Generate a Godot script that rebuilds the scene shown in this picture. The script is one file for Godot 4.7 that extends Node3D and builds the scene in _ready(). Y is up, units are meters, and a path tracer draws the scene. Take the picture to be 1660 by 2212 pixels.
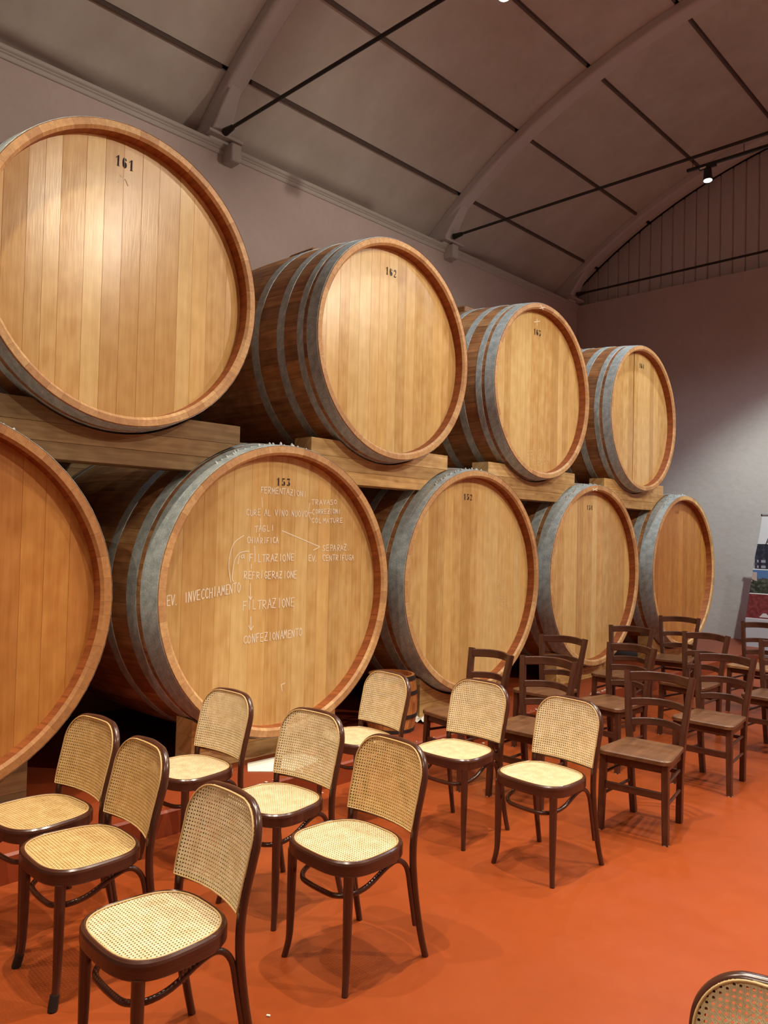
extends Node3D
# A wine cellar: two rows of big oak casks along the left wall, cane chairs and ladder-back chairs on a red resin floor.

var rng := RandomNumberGenerator.new()
var taken := {}
var M := {}

# ---------------------------------------------------------------- measures (metres)
const WALL_X := -3.3          # left wall
const RIGHT_X := 6.65
const FAR_Z := -12.87
const NEAR_Z := 4.6
const WALL_TOP := 6.08
const ARC := Vector2(1.676, 0.262)   # centre of the vault
const RIB_R := 7.847
const PANEL_R := 7.985
const PLINTH_X := 0.327
const PLINTH_H := 0.1416
const RIBS := [-0.715, -4.839, -8.963, -12.62, 3.405]
const PURLINS := [125.5, 117.1, 108.5, 99.9, 91.3, 82.7, 74.1, 65.5, 56.9]
const UP_R := 0.871
const UP_Y := 3.156
const LO_R := 0.987
const LO_Y := 1.2945
const HEAD_D := 0.09

# ---------------------------------------------------------------- mesh builder
class MB:
	var v := PackedVector3Array()
	var n := PackedVector3Array()
	var t := PackedVector2Array()
	var ix := PackedInt32Array()
	func tri(a: Vector3, b: Vector3, c: Vector3, na: Vector3, nb: Vector3, nc: Vector3, ua := Vector2.ZERO, ub := Vector2.ZERO, uc := Vector2.ZERO) -> void:
		var i := v.size()
		v.append(a); v.append(b); v.append(c)
		n.append(na); n.append(nb); n.append(nc)
		t.append(ua); t.append(ub); t.append(uc)
		ix.append(i)
		if (b - a).cross(c - a).dot(na + nb + nc) > 0.0:
			ix.append(i + 2); ix.append(i + 1)
		else:
			ix.append(i + 1); ix.append(i + 2)
	func quad(a: Vector3, b: Vector3, c: Vector3, d: Vector3, na: Vector3, nb: Vector3, nc: Vector3, nd: Vector3, ua := Vector2.ZERO, ub := Vector2.ZERO, uc := Vector2.ZERO, ud := Vector2.ZERO) -> void:
		tri(a, b, c, na, nb, nc, ua, ub, uc)
		tri(a, c, d, na, nc, nd, ua, uc, ud)
	func flat(a: Vector3, b: Vector3, c: Vector3, d: Vector3, nn: Vector3, ua := Vector2.ZERO, ub := Vector2.ZERO, uc := Vector2.ZERO, ud := Vector2.ZERO) -> void:
		quad(a, b, c, d, nn, nn, nn, nn, ua, ub, uc, ud)
	func mesh() -> ArrayMesh:
		var arr := []
		arr.resize(Mesh.ARRAY_MAX)
		arr[Mesh.ARRAY_VERTEX] = v
		arr[Mesh.ARRAY_NORMAL] = n
		arr[Mesh.ARRAY_TEX_UV] = t
		arr[Mesh.ARRAY_INDEX] = ix
		var m := ArrayMesh.new()
		m.add_surface_from_arrays(Mesh.PRIMITIVE_TRIANGLES, arr)
		return m

# a chamfered box; uv: v runs along the longest side, in metres
func box(mb: MB, c: Vector3, s: Vector3, bev := 0.004, basis := Basis.IDENTITY, uvo := Vector2.ZERO) -> void:
	var h := s * 0.5
	var b: float = min(bev, min(h.x, min(h.y, h.z)) * 0.45)
	var la := 0
	if s.y >= s.x and s.y >= s.z: la = 1
	elif s.z >= s.x: la = 2
	var P := func(x: float, y: float, z: float) -> Vector3: return c + basis * Vector3(x, y, z)
	var U := func(p: Vector3, ax: int) -> Vector2:
		var q := basis.inverse() * (p - c)
		var o := []
		for k in 3:
			if k != ax: o.append(k)
		var kv: int = la if la != ax else o[1]
		var ku: int = o[0] if o[0] != kv else o[1]
		return Vector2(q[ku], q[kv]) + uvo
	for ax in 3:
		var a1: int = (ax + 1) % 3
		var a2: int = (ax + 2) % 3
		for sg in [-1.0, 1.0]:
			var co := []
			for e in [[-1, -1], [1, -1], [1, 1], [-1, 1]]:
				var p := Vector3.ZERO
				p[ax] = sg * h[ax]
				p[a1] = e[0] * (h[a1] - b)
				p[a2] = e[1] * (h[a2] - b)
				co.append(P.call(p.x, p.y, p.z))
			var nn := Vector3.ZERO
			nn[ax] = sg
			nn = basis * nn
			mb.flat(co[0], co[1], co[2], co[3], nn, U.call(co[0], ax), U.call(co[1], ax), U.call(co[2], ax), U.call(co[3], ax))
	if b <= 0.0001: return
	for ax in 3:                                   # edges along ax
		var a1: int = (ax + 1) % 3
		var a2: int = (ax + 2) % 3
		for s1 in [-1.0, 1.0]:
			for s2 in [-1.0, 1.0]:
				var q := []
				for e in [[0, -1.0], [0, 1.0], [1, 1.0], [1, -1.0]]:
					var p := Vector3.ZERO
					p[ax] = e[1] * (h[ax] - b)
					p[a1] = s1 * (h[a1] - (b if e[0] == 1 else 0.0))
					p[a2] = s2 * (h[a2] - (b if e[0] == 0 else 0.0))
					q.append(P.call(p.x, p.y, p.z))
				var n1 := Vector3.ZERO
				var n2 := Vector3.ZERO
				n1[a1] = s1
				n2[a2] = s2
				n1 = basis * n1
				n2 = basis * n2
				mb.quad(q[0], q[1], q[2], q[3], n1, n1, n2, n2, U.call(q[0], a1), U.call(q[1], a1), U.call(q[2], a1), U.call(q[3], a1))
	for sx in [-1.0, 1.0]:
		for sy in [-1.0, 1.0]:
			for sz in [-1.0, 1.0]:
				var a: Vector3 = P.call(sx * h.x, sy * (h.y - b), sz * (h.z - b))
				var d: Vector3 = P.call(sx * (h.x - b), sy * h.y, sz * (h.z - b))
				var e: Vector3 = P.call(sx * (h.x - b), sy * (h.y - b), sz * h.z)
				var nn: Vector3 = basis * Vector3(sx, sy, sz).normalized()
				mb.tri(a, d, e, nn, nn, nn, U.call(a, 0), U.call(d, 0), U.call(e, 0))

# round tube along points with a radius at each
func tube(mb: MB, pts: Array, radii: Array, sides := 10, caps := true, closed := false) -> void:
	var cnt := pts.size()
	var fr := []
	var side := Vector3.ZERO
	for i in cnt:
		var a: Vector3 = pts[(i - 1 + cnt) % cnt] if closed else pts[max(i - 1, 0)]
		var b: Vector3 = pts[(i + 1) % cnt] if closed else pts[min(i + 1, cnt - 1)]
		var tg := (b - a).normalized()
		if i == 0:
			var ref := Vector3.FORWARD if abs(tg.z) < 0.8 else Vector3.UP
			side = tg.cross(ref).normalized()
		else:
			side = (side - tg * side.dot(tg)).normalized()
		fr.append([side, tg.cross(side).normalized(), tg])
	var len := 0.0
	var last := cnt if closed else cnt - 1
	for i in last:
		var j := (i + 1) % cnt
		var pa: Vector3 = pts[i]
		var pb: Vector3 = pts[j]
		var l2 := len + pa.distance_to(pb)
		var ra: float = radii[i] if radii.size() > 1 else radii[0]
		var rb: float = radii[j] if radii.size() > 1 else radii[0]
		for k in sides:
			var t0 := TAU * k / sides
			var t1 := TAU * (k + 1) / sides
			var na0: Vector3 = fr[i][0] * cos(t0) + fr[i][1] * sin(t0)
			var na1: Vector3 = fr[i][0] * cos(t1) + fr[i][1] * sin(t1)
			var nb0: Vector3 = fr[j][0] * cos(t0) + fr[j][1] * sin(t0)
			var nb1: Vector3 = fr[j][0] * cos(t1) + fr[j][1] * sin(t1)
			mb.quad(pa + na0 * ra, pa + na1 * ra, pb + nb1 * rb, pb + nb0 * rb, na0, na1, nb1, nb0,
				Vector2(t0 * ra, len), Vector2(t1 * ra, len), Vector2(t1 * ra, l2), Vector2(t0 * ra, l2))
		len = l2
	if caps and not closed:
		for e in [0, cnt - 1]:
			var nn: Vector3 = fr[e][2] * (-1.0 if e == 0 else 1.0)
			var r: float = radii[e] if radii.size() > 1 else radii[0]
			for k in sides:
				var t0 := TAU * k / sides
				var t1 := TAU * (k + 1) / sides
				mb.tri(pts[e], pts[e] + (fr[e][0] * cos(t0) + fr[e][1] * sin(t0)) * r, pts[e] + (fr[e][0] * cos(t1) + fr[e][1] * sin(t1)) * r, nn, nn, nn)

# rectangular bar along points; ref = direction of its thickness (b), a = width across
func bar(mb: MB, pts: Array, a: float, b: float, ref: Vector3, bev := 0.003, scales := []) -> void:
	var cnt := pts.size()
	var rings := []
	var norms := []
	for i in cnt:
		var p0: Vector3 = pts[max(i - 1, 0)]
		var p1: Vector3 = pts[min(i + 1, cnt - 1)]
		var tg := (p1 - p0).normalized()
		var w := tg.cross(ref).normalized()
		var u := w.cross(tg).normalized()
		var sc: float = scales[i] if scales.size() else 1.0
		var ha := a * 0.5 * sc
		var hb := b * 0.5 * sc
		var ring := []
		for e in [[ha - bev, hb], [-ha + bev, hb], [-ha, hb - bev], [-ha, -hb + bev], [-ha + bev, -hb], [ha - bev, -hb], [ha, -hb + bev], [ha, hb - bev]]:
			ring.append(pts[i] + w * e[0] + u * e[1])
		rings.append(ring)
		norms.append([u, -w, -u, w])
	var len := 0.0
	for i in cnt - 1:
		var l2: float = len + pts[i].distance_to(pts[i + 1])
		var per := 0.0
		for k in 8:
			var k2 := (k + 1) % 8
			var f: int = k / 2
			var na: Vector3
			var nb: Vector3
			var ma: Vector3
			var mb2: Vector3
			if k % 2 == 0:
				na = norms[i][f]; nb = na; ma = norms[i + 1][f]; mb2 = ma
			else:
				na = norms[i][f]; nb = norms[i][(f + 1) % 4]; ma = norms[i + 1][f]; mb2 = norms[i + 1][(f + 1) % 4]
			var wd: float = rings[i][k].distance_to(rings[i][k2])
			mb.quad(rings[i][k], rings[i][k2], rings[i + 1][k2], rings[i + 1][k], na, nb, mb2, ma,
				Vector2(per, len), Vector2(per + wd, len), Vector2(per + wd, l2), Vector2(per, l2))
			per += wd
		len = l2
	for e in [0, cnt - 1]:
		var q: Vector3 = pts[1] - pts[0] if e == 0 else pts[cnt - 2] - pts[cnt - 1]
		var nn := -q.normalized()
		for k in 8:
			mb.tri(pts[e], rings[e][k], rings[e][(k + 1) % 8], nn, nn, nn)

func smooth(pts: Array, per := 6) -> Array:
	var out := []
	for i in pts.size() - 1:
		var p0: Vector3 = pts[max(i - 1, 0)]
		var p1: Vector3 = pts[i]
		var p2: Vector3 = pts[i + 1]
		var p3: Vector3 = pts[min(i + 2, pts.size() - 1)]
		for k in per:
			out.append(p1.cubic_interpolate(p2, p0, p3, float(k) / per))
	out.append(pts[-1])
	return out

# polygon (in a plane given by o, ax, ay) pushed along az by depth, front at o
func extrude(mb: MB, poly: PackedVector2Array, o: Vector3, ax: Vector3, ay: Vector3, az: Vector3, bev := 0.0, uvo := Vector2.ZERO, swap := false) -> void:
	var inner := poly
	var fn := -az.normalized()
	if bev > 0.0:
		var g := Geometry2D.offset_polygon(poly, -bev, Geometry2D.JOIN_MITER)
		if g.size() == 1 and g[0].size() == poly.size():
			# keep the corner order of the outline
			var best := 0
			for k in g[0].size():
				if g[0][k].distance_to(poly[0]) < g[0][best].distance_to(poly[0]): best = k
			inner = PackedVector2Array()
			for k in g[0].size(): inner.append(g[0][(best + k) % g[0].size()])
			if Geometry2D.is_polygon_clockwise(inner) != Geometry2D.is_polygon_clockwise(poly):
				inner = poly
				bev = 0.0
		else:
			bev = 0.0
	var W := func(p: Vector2, d: float) -> Vector3: return o + ax * p.x + ay * p.y + az * d
	var bl := bev / az.length()
	var uvf := func(p: Vector2) -> Vector2: return (Vector2(p.y, p.x) if swap else p) + uvo
	var tr := Geometry2D.triangulate_polygon(inner)
	for k in range(0, tr.size(), 3):
		var a := inner[tr[k]]
		var b := inner[tr[k + 1]]
		var c := inner[tr[k + 2]]
		mb.tri(W.call(a, 0.0), W.call(b, 0.0), W.call(c, 0.0), fn, fn, fn, uvf.call(a), uvf.call(b), uvf.call(c))
	tr = Geometry2D.triangulate_polygon(poly)
	for k in range(0, tr.size(), 3):
		mb.tri(W.call(poly[tr[k]], 1.0), W.call(poly[tr[k + 1]], 1.0), W.call(poly[tr[k + 2]], 1.0), -fn, -fn, -fn, uvf.call(poly[tr[k]]), uvf.call(poly[tr[k + 1]]), uvf.call(poly[tr[k + 2]]))
	var cw := Geometry2D.is_polygon_clockwise(poly)
	for k in poly.size():
		var a := poly[k]
		var b := poly[(k + 1) % poly.size()]
		var d := (b - a).normalized()
		var n2 := Vector2(-d.y, d.x) if cw else Vector2(d.y, -d.x)
		var nn := (ax * n2.x + ay * n2.y).normalized()
		var du := az.length()
		mb.flat(W.call(a, bl), W.call(b, bl), W.call(b, 1.0), W.call(a, 1.0), nn, uvf.call(a), uvf.call(b), uvf.call(b) + Vector2(du, 0), uvf.call(a) + Vector2(du, 0))
		if bev > 0.0:
			var ia := inner[k]
			var ib := inner[(k + 1) % inner.size()]
			var bn := (nn + fn).normalized()
			mb.flat(W.call(ia, 0.0), W.call(ib, 0.0), W.call(b, bl), W.call(a, bl), bn, uvf.call(ia), uvf.call(ib), uvf.call(b), uvf.call(a))

# ring turned about the x axis: profile of (x, r), closed
func ring_x(mb: MB, prof: Array, segs := 64, a0 := 0.0, a1 := TAU) -> void:
	var cnt := prof.size()
	for k in cnt:
		var p: Vector2 = prof[k]
		var q: Vector2 = prof[(k + 1) % cnt]
		var d := (q - p).normalized()
		var n2 := Vector2(-d.y, d.x)
		for s in segs:
			var t0 := a0 + (a1 - a0) * s / segs
			var t1 := a0 + (a1 - a0) * (s + 1) / segs
			var e0 := Vector3(0, sin(t0), cos(t0))
			var e1 := Vector3(0, sin(t1), cos(t1))
			var X := Vector3(1, 0, 0)
			mb.quad(X * p.x + e0 * p.y, X * p.x + e1 * p.y, X * q.x + e1 * q.y, X * q.x + e0 * q.y,
				X * n2.x + e0 * n2.y, X * n2.x + e1 * n2.y, X * n2.x + e1 * n2.y, X * n2.x + e0 * n2.y,
				Vector2(t0 * p.y, p.x), Vector2(t1 * p.y, p.x), Vector2(t1 * q.y, q.x), Vector2(t0 * q.y, q.x))

# ---------------------------------------------------------------- nodes
func numbered(called: String) -> String:
	if not taken.has(called):
		taken[called] = 0
		return called
	taken[called] += 1
	return "%s_%03d" % [called, taken[called]]

func thing(called: String, label: String, category: String, at := Vector3.ZERO, turn := 0.0, group := "") -> Node3D:
	var o := Node3D.new()
	o.name = numbered(called)
	add_child(o, true)
	o.position = at
	o.rotation.y = turn
	tag(o, label, category, group)
	return o

func tag(o: Node, label: String, category := "", group := "") -> void:
	o.set_meta("label", label)
	if category != "": o.set_meta("category", category)
	if group != "": o.set_meta("group", group)

func part(called: String, mb: MB, mat: Material, parent: Node, label := "") -> MeshInstance3D:
	var o := MeshInstance3D.new()
	o.name = called
	o.mesh = mb.mesh()
	o.material_override = mat
	parent.add_child(o, true)
	if label != "": o.set_meta("label", label)
	return o

func room(called: String) -> Node3D:
	var o := Node3D.new()
	o.name = called
	add_child(o, true)
	o.set_meta("kind", "structure")
	return o

func dup(src: Node3D, at: Vector3, turn: float, label: String) -> Node3D:
	var base := String(src.name)
	var o: Node3D = src.duplicate()
	o.name = numbered(base)
	add_child(o, true)
	o.position = at
	o.rotation.y = turn
	o.set_meta("label", label)
	return o

# ---------------------------------------------------------------- textures and materials
func noise_bytes(w: int, h: int, sh: int, freq: float, sd: int, oct := 3) -> PackedByteArray:
	var f := FastNoiseLite.new()
	f.seed = sd
	f.noise_type = FastNoiseLite.TYPE_SIMPLEX_SMOOTH
	f.frequency = freq
	f.fractal_octaves = oct
	var im := f.get_seamless_image(w, sh)
	if sh != h: im.resize(w, h, Image.INTERPOLATE_CUBIC)
	im.convert(Image.FORMAT_L8)
	return im.get_data()

func to_tex(w: int, h: int, d: PackedByteArray, fmt := Image.FORMAT_RGB8) -> ImageTexture:
	var im := Image.create_from_data(w, h, false, fmt, d)
	im.generate_mipmaps()
	return ImageTexture.create_from_image(im)

func normal_tex(w: int, h: int, d: PackedByteArray, strength := 2.0) -> ImageTexture:
	var im := Image.create_from_data(w, h, false, Image.FORMAT_L8, d)
	im.convert(Image.FORMAT_RGBA8)
	im.bump_map_to_normal_map(strength)
	return ImageTexture.create_from_image(im)

# wood: streaks run along v. dark / light are sRGB
func wood_tex(dark: Color, light: Color, sd: int, w := 512, h := 1024, blotch := 0.5, streak := 0.5, pores := 0.25, knots := []) -> ImageTexture:
	var a := noise_bytes(w, h, h / 16, 0.022, sd)
	var b := noise_bytes(w, h, h / 32, 0.16, sd + 1, 2)
	var c := noise_bytes(w, h, h, 0.006, sd + 2, 2)
	var p := noise_bytes(w, h, h / 6, 0.35, sd + 3, 1)
	var out := PackedByteArray()
	out.resize(w * h * 3)
	var i := 0
	for y in h:
		for x in w:
			var k := 0.5 + (a[i] / 255.0 - 0.5) * 1.5 * streak + (b[i] / 255.0 - 0.5) * 0.9 * streak + (c[i] / 255.0 - 0.5) * blotch
			if p[i] > 176: k -= pores * (p[i] - 176) / 79.0
			for kn in knots:
				var dx: float = (x - kn.x * w) / 14.0
				var dy: float = (y - kn.y * h) / 20.0
				var dd := dx * dx + dy * dy
				if dd < 6.0: k -= (0.75 + 0.2 * sin(sqrt(dd) * 7.0)) * exp(-dd)
			k = clampf(k, -0.3, 1.15)
			out[i * 3] = int(clampf(lerpf(dark.r, light.r, k), 0, 1) * 255)
			out[i * 3 + 1] = int(clampf(lerpf(dark.g, light.g, k), 0, 1) * 255)
			out[i * 3 + 2] = int(clampf(lerpf(dark.b, light.b, k), 0, 1) * 255)
			i += 1
	return to_tex(w, h, out)

func blend_tex(ca: Color, cb: Color, sd: int, w := 512, f1 := 0.008, f2 := 0.06, k2 := 0.4) -> ImageTexture:
	var a := noise_bytes(w, w, w, f1, sd, 4)
	var b := noise_bytes(w, w, w, f2, sd + 5, 3)
	var out := PackedByteArray()
	out.resize(w * w * 3)
	for i in w * w:
		var k := clampf(a[i] / 255.0 * (1.0 - k2) + b[i] / 255.0 * k2, 0, 1)
		k = clampf((k - 0.5) * 1.7 + 0.5, 0, 1)
		out[i * 3] = int(lerpf(ca.r, cb.r, k) * 255)
		out[i * 3 + 1] = int(lerpf(ca.g, cb.g, k) * 255)
		out[i * 3 + 2] = int(lerpf(ca.b, cb.b, k) * 255)
	return to_tex(w, w, out)

func mat(col: Color, rough: float, tex: Texture2D = null, uv := Vector3.ONE, metal := 0.0, spec := 0.5) -> StandardMaterial3D:
	var m := StandardMaterial3D.new()
	m.albedo_color = col
	m.roughness = rough
	m.metallic = metal
	m.metallic_specular = spec
	if tex: m.albedo_texture = tex
	m.uv1_scale = uv
	return m

func materials() -> void:
	var oak := wood_tex(Color8(205, 166, 104), Color8(234, 204, 144), 11, 512, 1024, 0.45, 0.3, 0.2)
	var oak2 := wood_tex(Color8(200, 158, 96), Color8(234, 204, 146), 31, 512, 1024, 0.55, 0.32, 0.18)
	var ht := noise_bytes(256, 512, 64, 0.12, 77, 3)
	var nrm := normal_tex(256, 512, ht, 1.2)
	M.head = []
	for k in 7:
		var c: Color = [Color(1, 1, 1), Color(0.97, 0.95, 0.92), Color(1.0, 0.97, 0.93), Color(0.93, 0.9, 0.86), Color(1, 0.98, 0.96), Color(0.96, 0.92, 0.87), Color(0.9, 0.84, 0.78)][k]
		var m := mat(c, 0.27, oak if k % 2 == 0 else oak2, Vector3(2.2, 0.8, 1), 0.0, 0.42)
		m.normal_enabled = true
		m.normal_texture = nrm
		m.normal_scale = 0.09
		M.head.append(m)
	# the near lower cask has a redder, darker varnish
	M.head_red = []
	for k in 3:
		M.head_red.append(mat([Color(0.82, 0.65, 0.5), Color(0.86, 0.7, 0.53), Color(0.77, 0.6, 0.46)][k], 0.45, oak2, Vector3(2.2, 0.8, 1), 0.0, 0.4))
	var st := wood_tex(Color8(146, 102, 64), Color8(204, 158, 108), 51, 512, 1024, 0.7, 0.5, 0.4)
	M.stave = []
	for k in 5:
		M.stave.append(mat([Color(1, 1, 1), Color(0.92, 0.88, 0.84), Color(0.84, 0.8, 0.76), Color(1.0, 0.94, 0.88), Color(0.9, 0.82, 0.76)][k], 0.55, st, Vector3(2.2, 0.8, 1)))
	M.rim = []
	var rimt := blend_tex(Color8(194, 150, 102), Color8(226, 186, 136), 91, 256, 0.02, 0.12, 0.5)
	for k in 5:
		M.rim.append(mat([Color(0.97, 0.96, 0.92), Color(0.93, 0.89, 0.84), Color(0.88, 0.82, 0.76), Color(0.97, 0.93, 0.87), Color(0.94, 0.87, 0.8)][k], 0.6, rimt, Vector3(4, 4, 1)))
	M.chime = mat(Color8(222, 166, 118), 0.6, st, Vector3(6, 0.8, 1))
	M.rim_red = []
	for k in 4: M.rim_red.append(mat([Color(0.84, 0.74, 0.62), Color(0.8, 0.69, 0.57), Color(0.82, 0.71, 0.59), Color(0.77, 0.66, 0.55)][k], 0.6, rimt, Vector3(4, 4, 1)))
	M.galv = mat(Color(1, 1, 1), 0.5, blend_tex(Color8(150, 160, 160), Color8(204, 212, 210), 131, 512, 0.02, 0.11, 0.5), Vector3(1.2, 1.2, 1), 0.2, 0.5)
	M.galv_dull = mat(Color(0.66, 0.66, 0.64), 0.6, M.galv.albedo_texture, Vector3(1.2, 1.2, 1), 0.3, 0.4)
	M.tin = mat(Color(0.85, 0.86, 0.84), 0.45, null, Vector3.ONE, 0.4)
	var beam := wood_tex(Color8(184, 144, 90), Color8(228, 190, 132), 151, 512, 1024, 0.6, 0.55, 0.35, [Vector2(0.3, 0.2), Vector2(0.7, 0.55), Vector2(0.45, 0.85)])
	M.beam = []
	for k in 4:
		M.beam.append(mat([Color(1, 1, 1), Color(0.92, 0.9, 0.86), Color(0.98, 0.95, 0.88), Color(0.86, 0.83, 0.78)][k], 0.65, beam, Vector3(2.5, 0.9, 1)))
	M.beam_grey = []
	for k in 3:
		M.beam_grey.append(mat([Color(0.62, 0.59, 0.57), Color(0.58, 0.55, 0.53), Color(0.66, 0.62, 0.59)][k], 0.75, beam, Vector3(2.5, 0.9, 1)))
	M.ink = mat(Color8(34, 28, 30), 0.8)
	M.ink_faded = mat(Color8(96, 70, 52), 0.8)
	M.chalk = mat(Color8(240, 228, 204), 1.0)
	M.chalk_faint = mat(Color8(222, 190, 140), 1.0)
	M.drip = mat(Color8(226, 190, 134), 0.8)
	M.crack = mat(Color8(62, 38, 20), 0.9)
	M.bent = mat(Color8(86, 50, 38), 0.24, wood_tex(Color8(196, 190, 186), Color8(255, 255, 255), 171, 256, 512, 0.4, 0.5, 0.3), Vector3(4, 1.5, 1), 0.0, 0.55)
	M.cane = mat(Color8(252, 234, 196), 0.5, blend_tex(Color8(232, 224, 208), Color8(255, 255, 255), 191, 256, 0.02, 0.1, 0.4), Vector3(3, 3, 1), 0.0, 0.45)
	M.cane_old = mat(Color8(240, 206, 146), 0.5, M.cane.albedo_texture, Vector3(3, 3, 1), 0.0, 0.45)
	M.cane_edge = mat(Color8(206, 170, 118), 0.5)
	var cw := wood_tex(Color8(190, 180, 172), Color8(255, 250, 244), 211, 256, 512, 0.5, 0.45, 0.35)
	M.dark = mat(Color8(92, 57, 44), 0.3, cw, Vector3(5, 2, 1), 0.0, 0.5)
	M.seat = mat(Color8(124, 86, 58), 0.42, cw, Vector3(3, 2, 1), 0.0, 0.5)
	M.seat_pale = mat(Color8(186, 144, 100), 0.45, cw, Vector3(3, 2, 1), 0.0, 0.5)
	M.glide = mat(Color8(200, 190, 178), 0.6)
	M.black = mat(Color8(26, 25, 25), 0.5)
	M.iron = mat(Color8(46, 40, 36), 0.55, null, Vector3.ONE, 0.3)
	M.keg = mat(Color8(255, 214, 170), 0.5, st, Vector3(3, 1.5, 1))
	# plaster, vault, floor
	var pl := blend_tex(Color8(190, 174, 172), Color8(199, 183, 181), 231, 512, 0.006, 0.05, 0.35)
	M.plaster = mat(Color(1, 1, 1), 0.9, pl, Vector3.ONE * 0.3)
	M.plaster.uv1_triplanar = true
	M.plaster.uv1_world_triplanar = true
	var pb := noise_bytes(512, 512, 512, 0.05, 241, 4)
	M.plaster.normal_enabled = true
	M.plaster.normal_texture = normal_tex(512, 512, pb, 2.0)
	M.plaster.normal_scale = 0.2
	M.panel = mat(Color8(208, 202, 196), 0.85, blend_tex(Color8(236, 232, 228), Color8(255, 255, 255), 251, 256, 0.01, 0.06, 0.3), Vector3.ONE * 0.4)
	M.panel.uv1_triplanar = true
	M.panel.uv1_world_triplanar = true
	M.rib = mat(Color8(206, 200, 200), 0.7)
	M.cornice = mat(Color8(186, 178, 174), 0.85)
	M.purlin = mat(Color8(96, 82, 76), 0.7)
	M.shell = mat(Color8(90, 84, 80), 0.95)
	M.sheet = mat(Color8(206, 200, 200), 0.6, null, Vector3.ONE, 0.2)
	var ft := blend_tex(Color8(145, 66, 29), Color8(151, 70, 31), 261, 1024, 0.004, 0.03, 0.35)
	M.floor = mat(Color(1, 1, 1), 0.3, ft, Vector3.ONE * 0.35, 0.0, 0.36)
	M.floor.uv1_triplanar = true
	M.floor.uv1_world_triplanar = true
	var fr := noise_bytes(512, 512, 512, 0.02, 271, 4)
	for i in fr.size(): fr[i] = int(72 + fr[i] * 0.14)
	M.floor.roughness_texture = to_tex(512, 512, fr, Image.FORMAT_L8)
	M.floor.roughness = 1.0
	M.plinth = mat(Color8(196, 74, 36), 0.45, ft, Vector3.ONE * 0.35)
	M.plinth.albedo_color = Color(0.94, 0.88, 0.88)
	M.plinth.uv1_triplanar = true
	M.plinth.uv1_world_triplanar = true
	M.chip = mat(Color8(214, 196, 178), 0.9)
	M.paper = mat(Color8(236, 230, 216), 0.85)
	M.lens = StandardMaterial3D.new()
	M.lens.albedo_color = Color(1, 1, 1)
	M.lens.emission_enabled = true
	M.lens.emission = Color(1.0, 0.97, 0.92)
	M.lens.emission_energy_multiplier = 6.0
	M.metal_pole = mat(Color8(176, 176, 178), 0.35, null, Vector3.ONE, 0.8)

# ---------------------------------------------------------------- camera and light
const SPOTS := [   # x, z, aim, energy, colour, half angle, label
	[0.65, -4.839, Vector3(1.2, 0, -4.4), 0.36, 1, 80.0, "black track spotlight glaring at the top edge of the picture"],
	[3.3, -4.839, Vector3(1.4, 0.6, -3.6), 0.4, 0, 60.0, "black track spotlight at the middle of the nearer lighting track"],
	[6.1, -4.839, Vector3(0.0, 2.2, -3.9), 1.75, 0, 55.0, "black track spotlight at the right end of the nearer lighting track"],
	[0.645, -8.963, Vector3(1.0, 0, -8.6), 0.5, 1, 80.0, "lit black track spotlight hanging above the far ladder-back chairs"],
	[3.3, -8.963, Vector3(3.0, 0, -9.2), 0.6, 1, 80.0, "black track spotlight at the middle of the farther lighting track"],
	[6.1, -8.963, Vector3(0.0, 2.4, -6.3), 1.35, 0, 40.0, "black track spotlight at the right end of the farther lighting track"],
	[2.3, -8.963, Vector3(0.9, 0.6, -12.8), 2.6, 2, 32.0, "black track spotlight aimed at the banner by the far wall"],
	[5.2, -4.839, Vector3(5.4, 0, -4.6), 2.4, 0, 34.0, "black track spotlight lighting the open floor from the nearer track"],
	[4.9, -8.963, Vector3(5.0, 0, -9.2), 2.2, 0, 34.0, "black track spotlight lighting the open floor from the farther track"],
	[2.0, -1.4, Vector3(1.9, 0, -1.4), 1.45, 0, 30.0, "black track spotlight on the cross track above the foremost cane chairs"],
	[2.1, -3.3, Vector3(2.2, 0, -3.2), 1.6, 0, 30.0, "black track spotlight on the cross track above the back row of cane chairs"],
	[2.1, -5.3, Vector3(2.2, 0, -5.4), 0.9, 0, 30.0, "black track spotlight on the cross track above the ladder-back chairs"],
	[3.4, 3.405, Vector3(2.2, 0.5, -1.6), 1.0, 0, 26.0, "black track spotlight on the track behind the viewer"],
	[0.65, -0.715, Vector3(1.9, 0, -2.2), 0.95, 0, 37.0, "black track spotlight at the left end of the track above the viewer"],
	[2.6, -0.715, Vector3(2.4, 0, -3.0), 0.5, 0, 37.0, "black track spotlight at the middle of the track above the viewer"],
	[6.1, -0.715, Vector3(0.0, 2.4, -2.0), 0.15, 0, 50.0, "black track spotlight at the right end of the track above the viewer"],
]
const LIGHT_GAIN := 10.0
const WARM := Color(1.0, 0.95, 0.86)
const COOL := Color(0.92, 0.96, 1.0)

func camera_and_light() -> void:
	var cam := Camera3D.new()
	cam.name = "camera"
	cam.fov = 67.406
	cam.near = 0.05
	cam.far = 60.0
	cam.position = Vector3(4.1274, 1.70, 0.0)
	cam.rotation = Vector3(0.02767, 0.76553, 0.02353)
	add_child(cam)
	cam.current = true
	var we := WorldEnvironment.new()
	we.name = "environment"
	var e := Environment.new()
	e.background_mode = Environment.BG_COLOR
	e.background_color = Color(0.02, 0.02, 0.025)
	e.tonemap_mode = Environment.TONE_MAPPER_LINEAR
	e.tonemap_exposure = 1.0
	e.sdfgi_enabled = true
	e.ssao_enabled = true
	e.ssil_enabled = true
	we.environment = e
	add_child(we)

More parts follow.
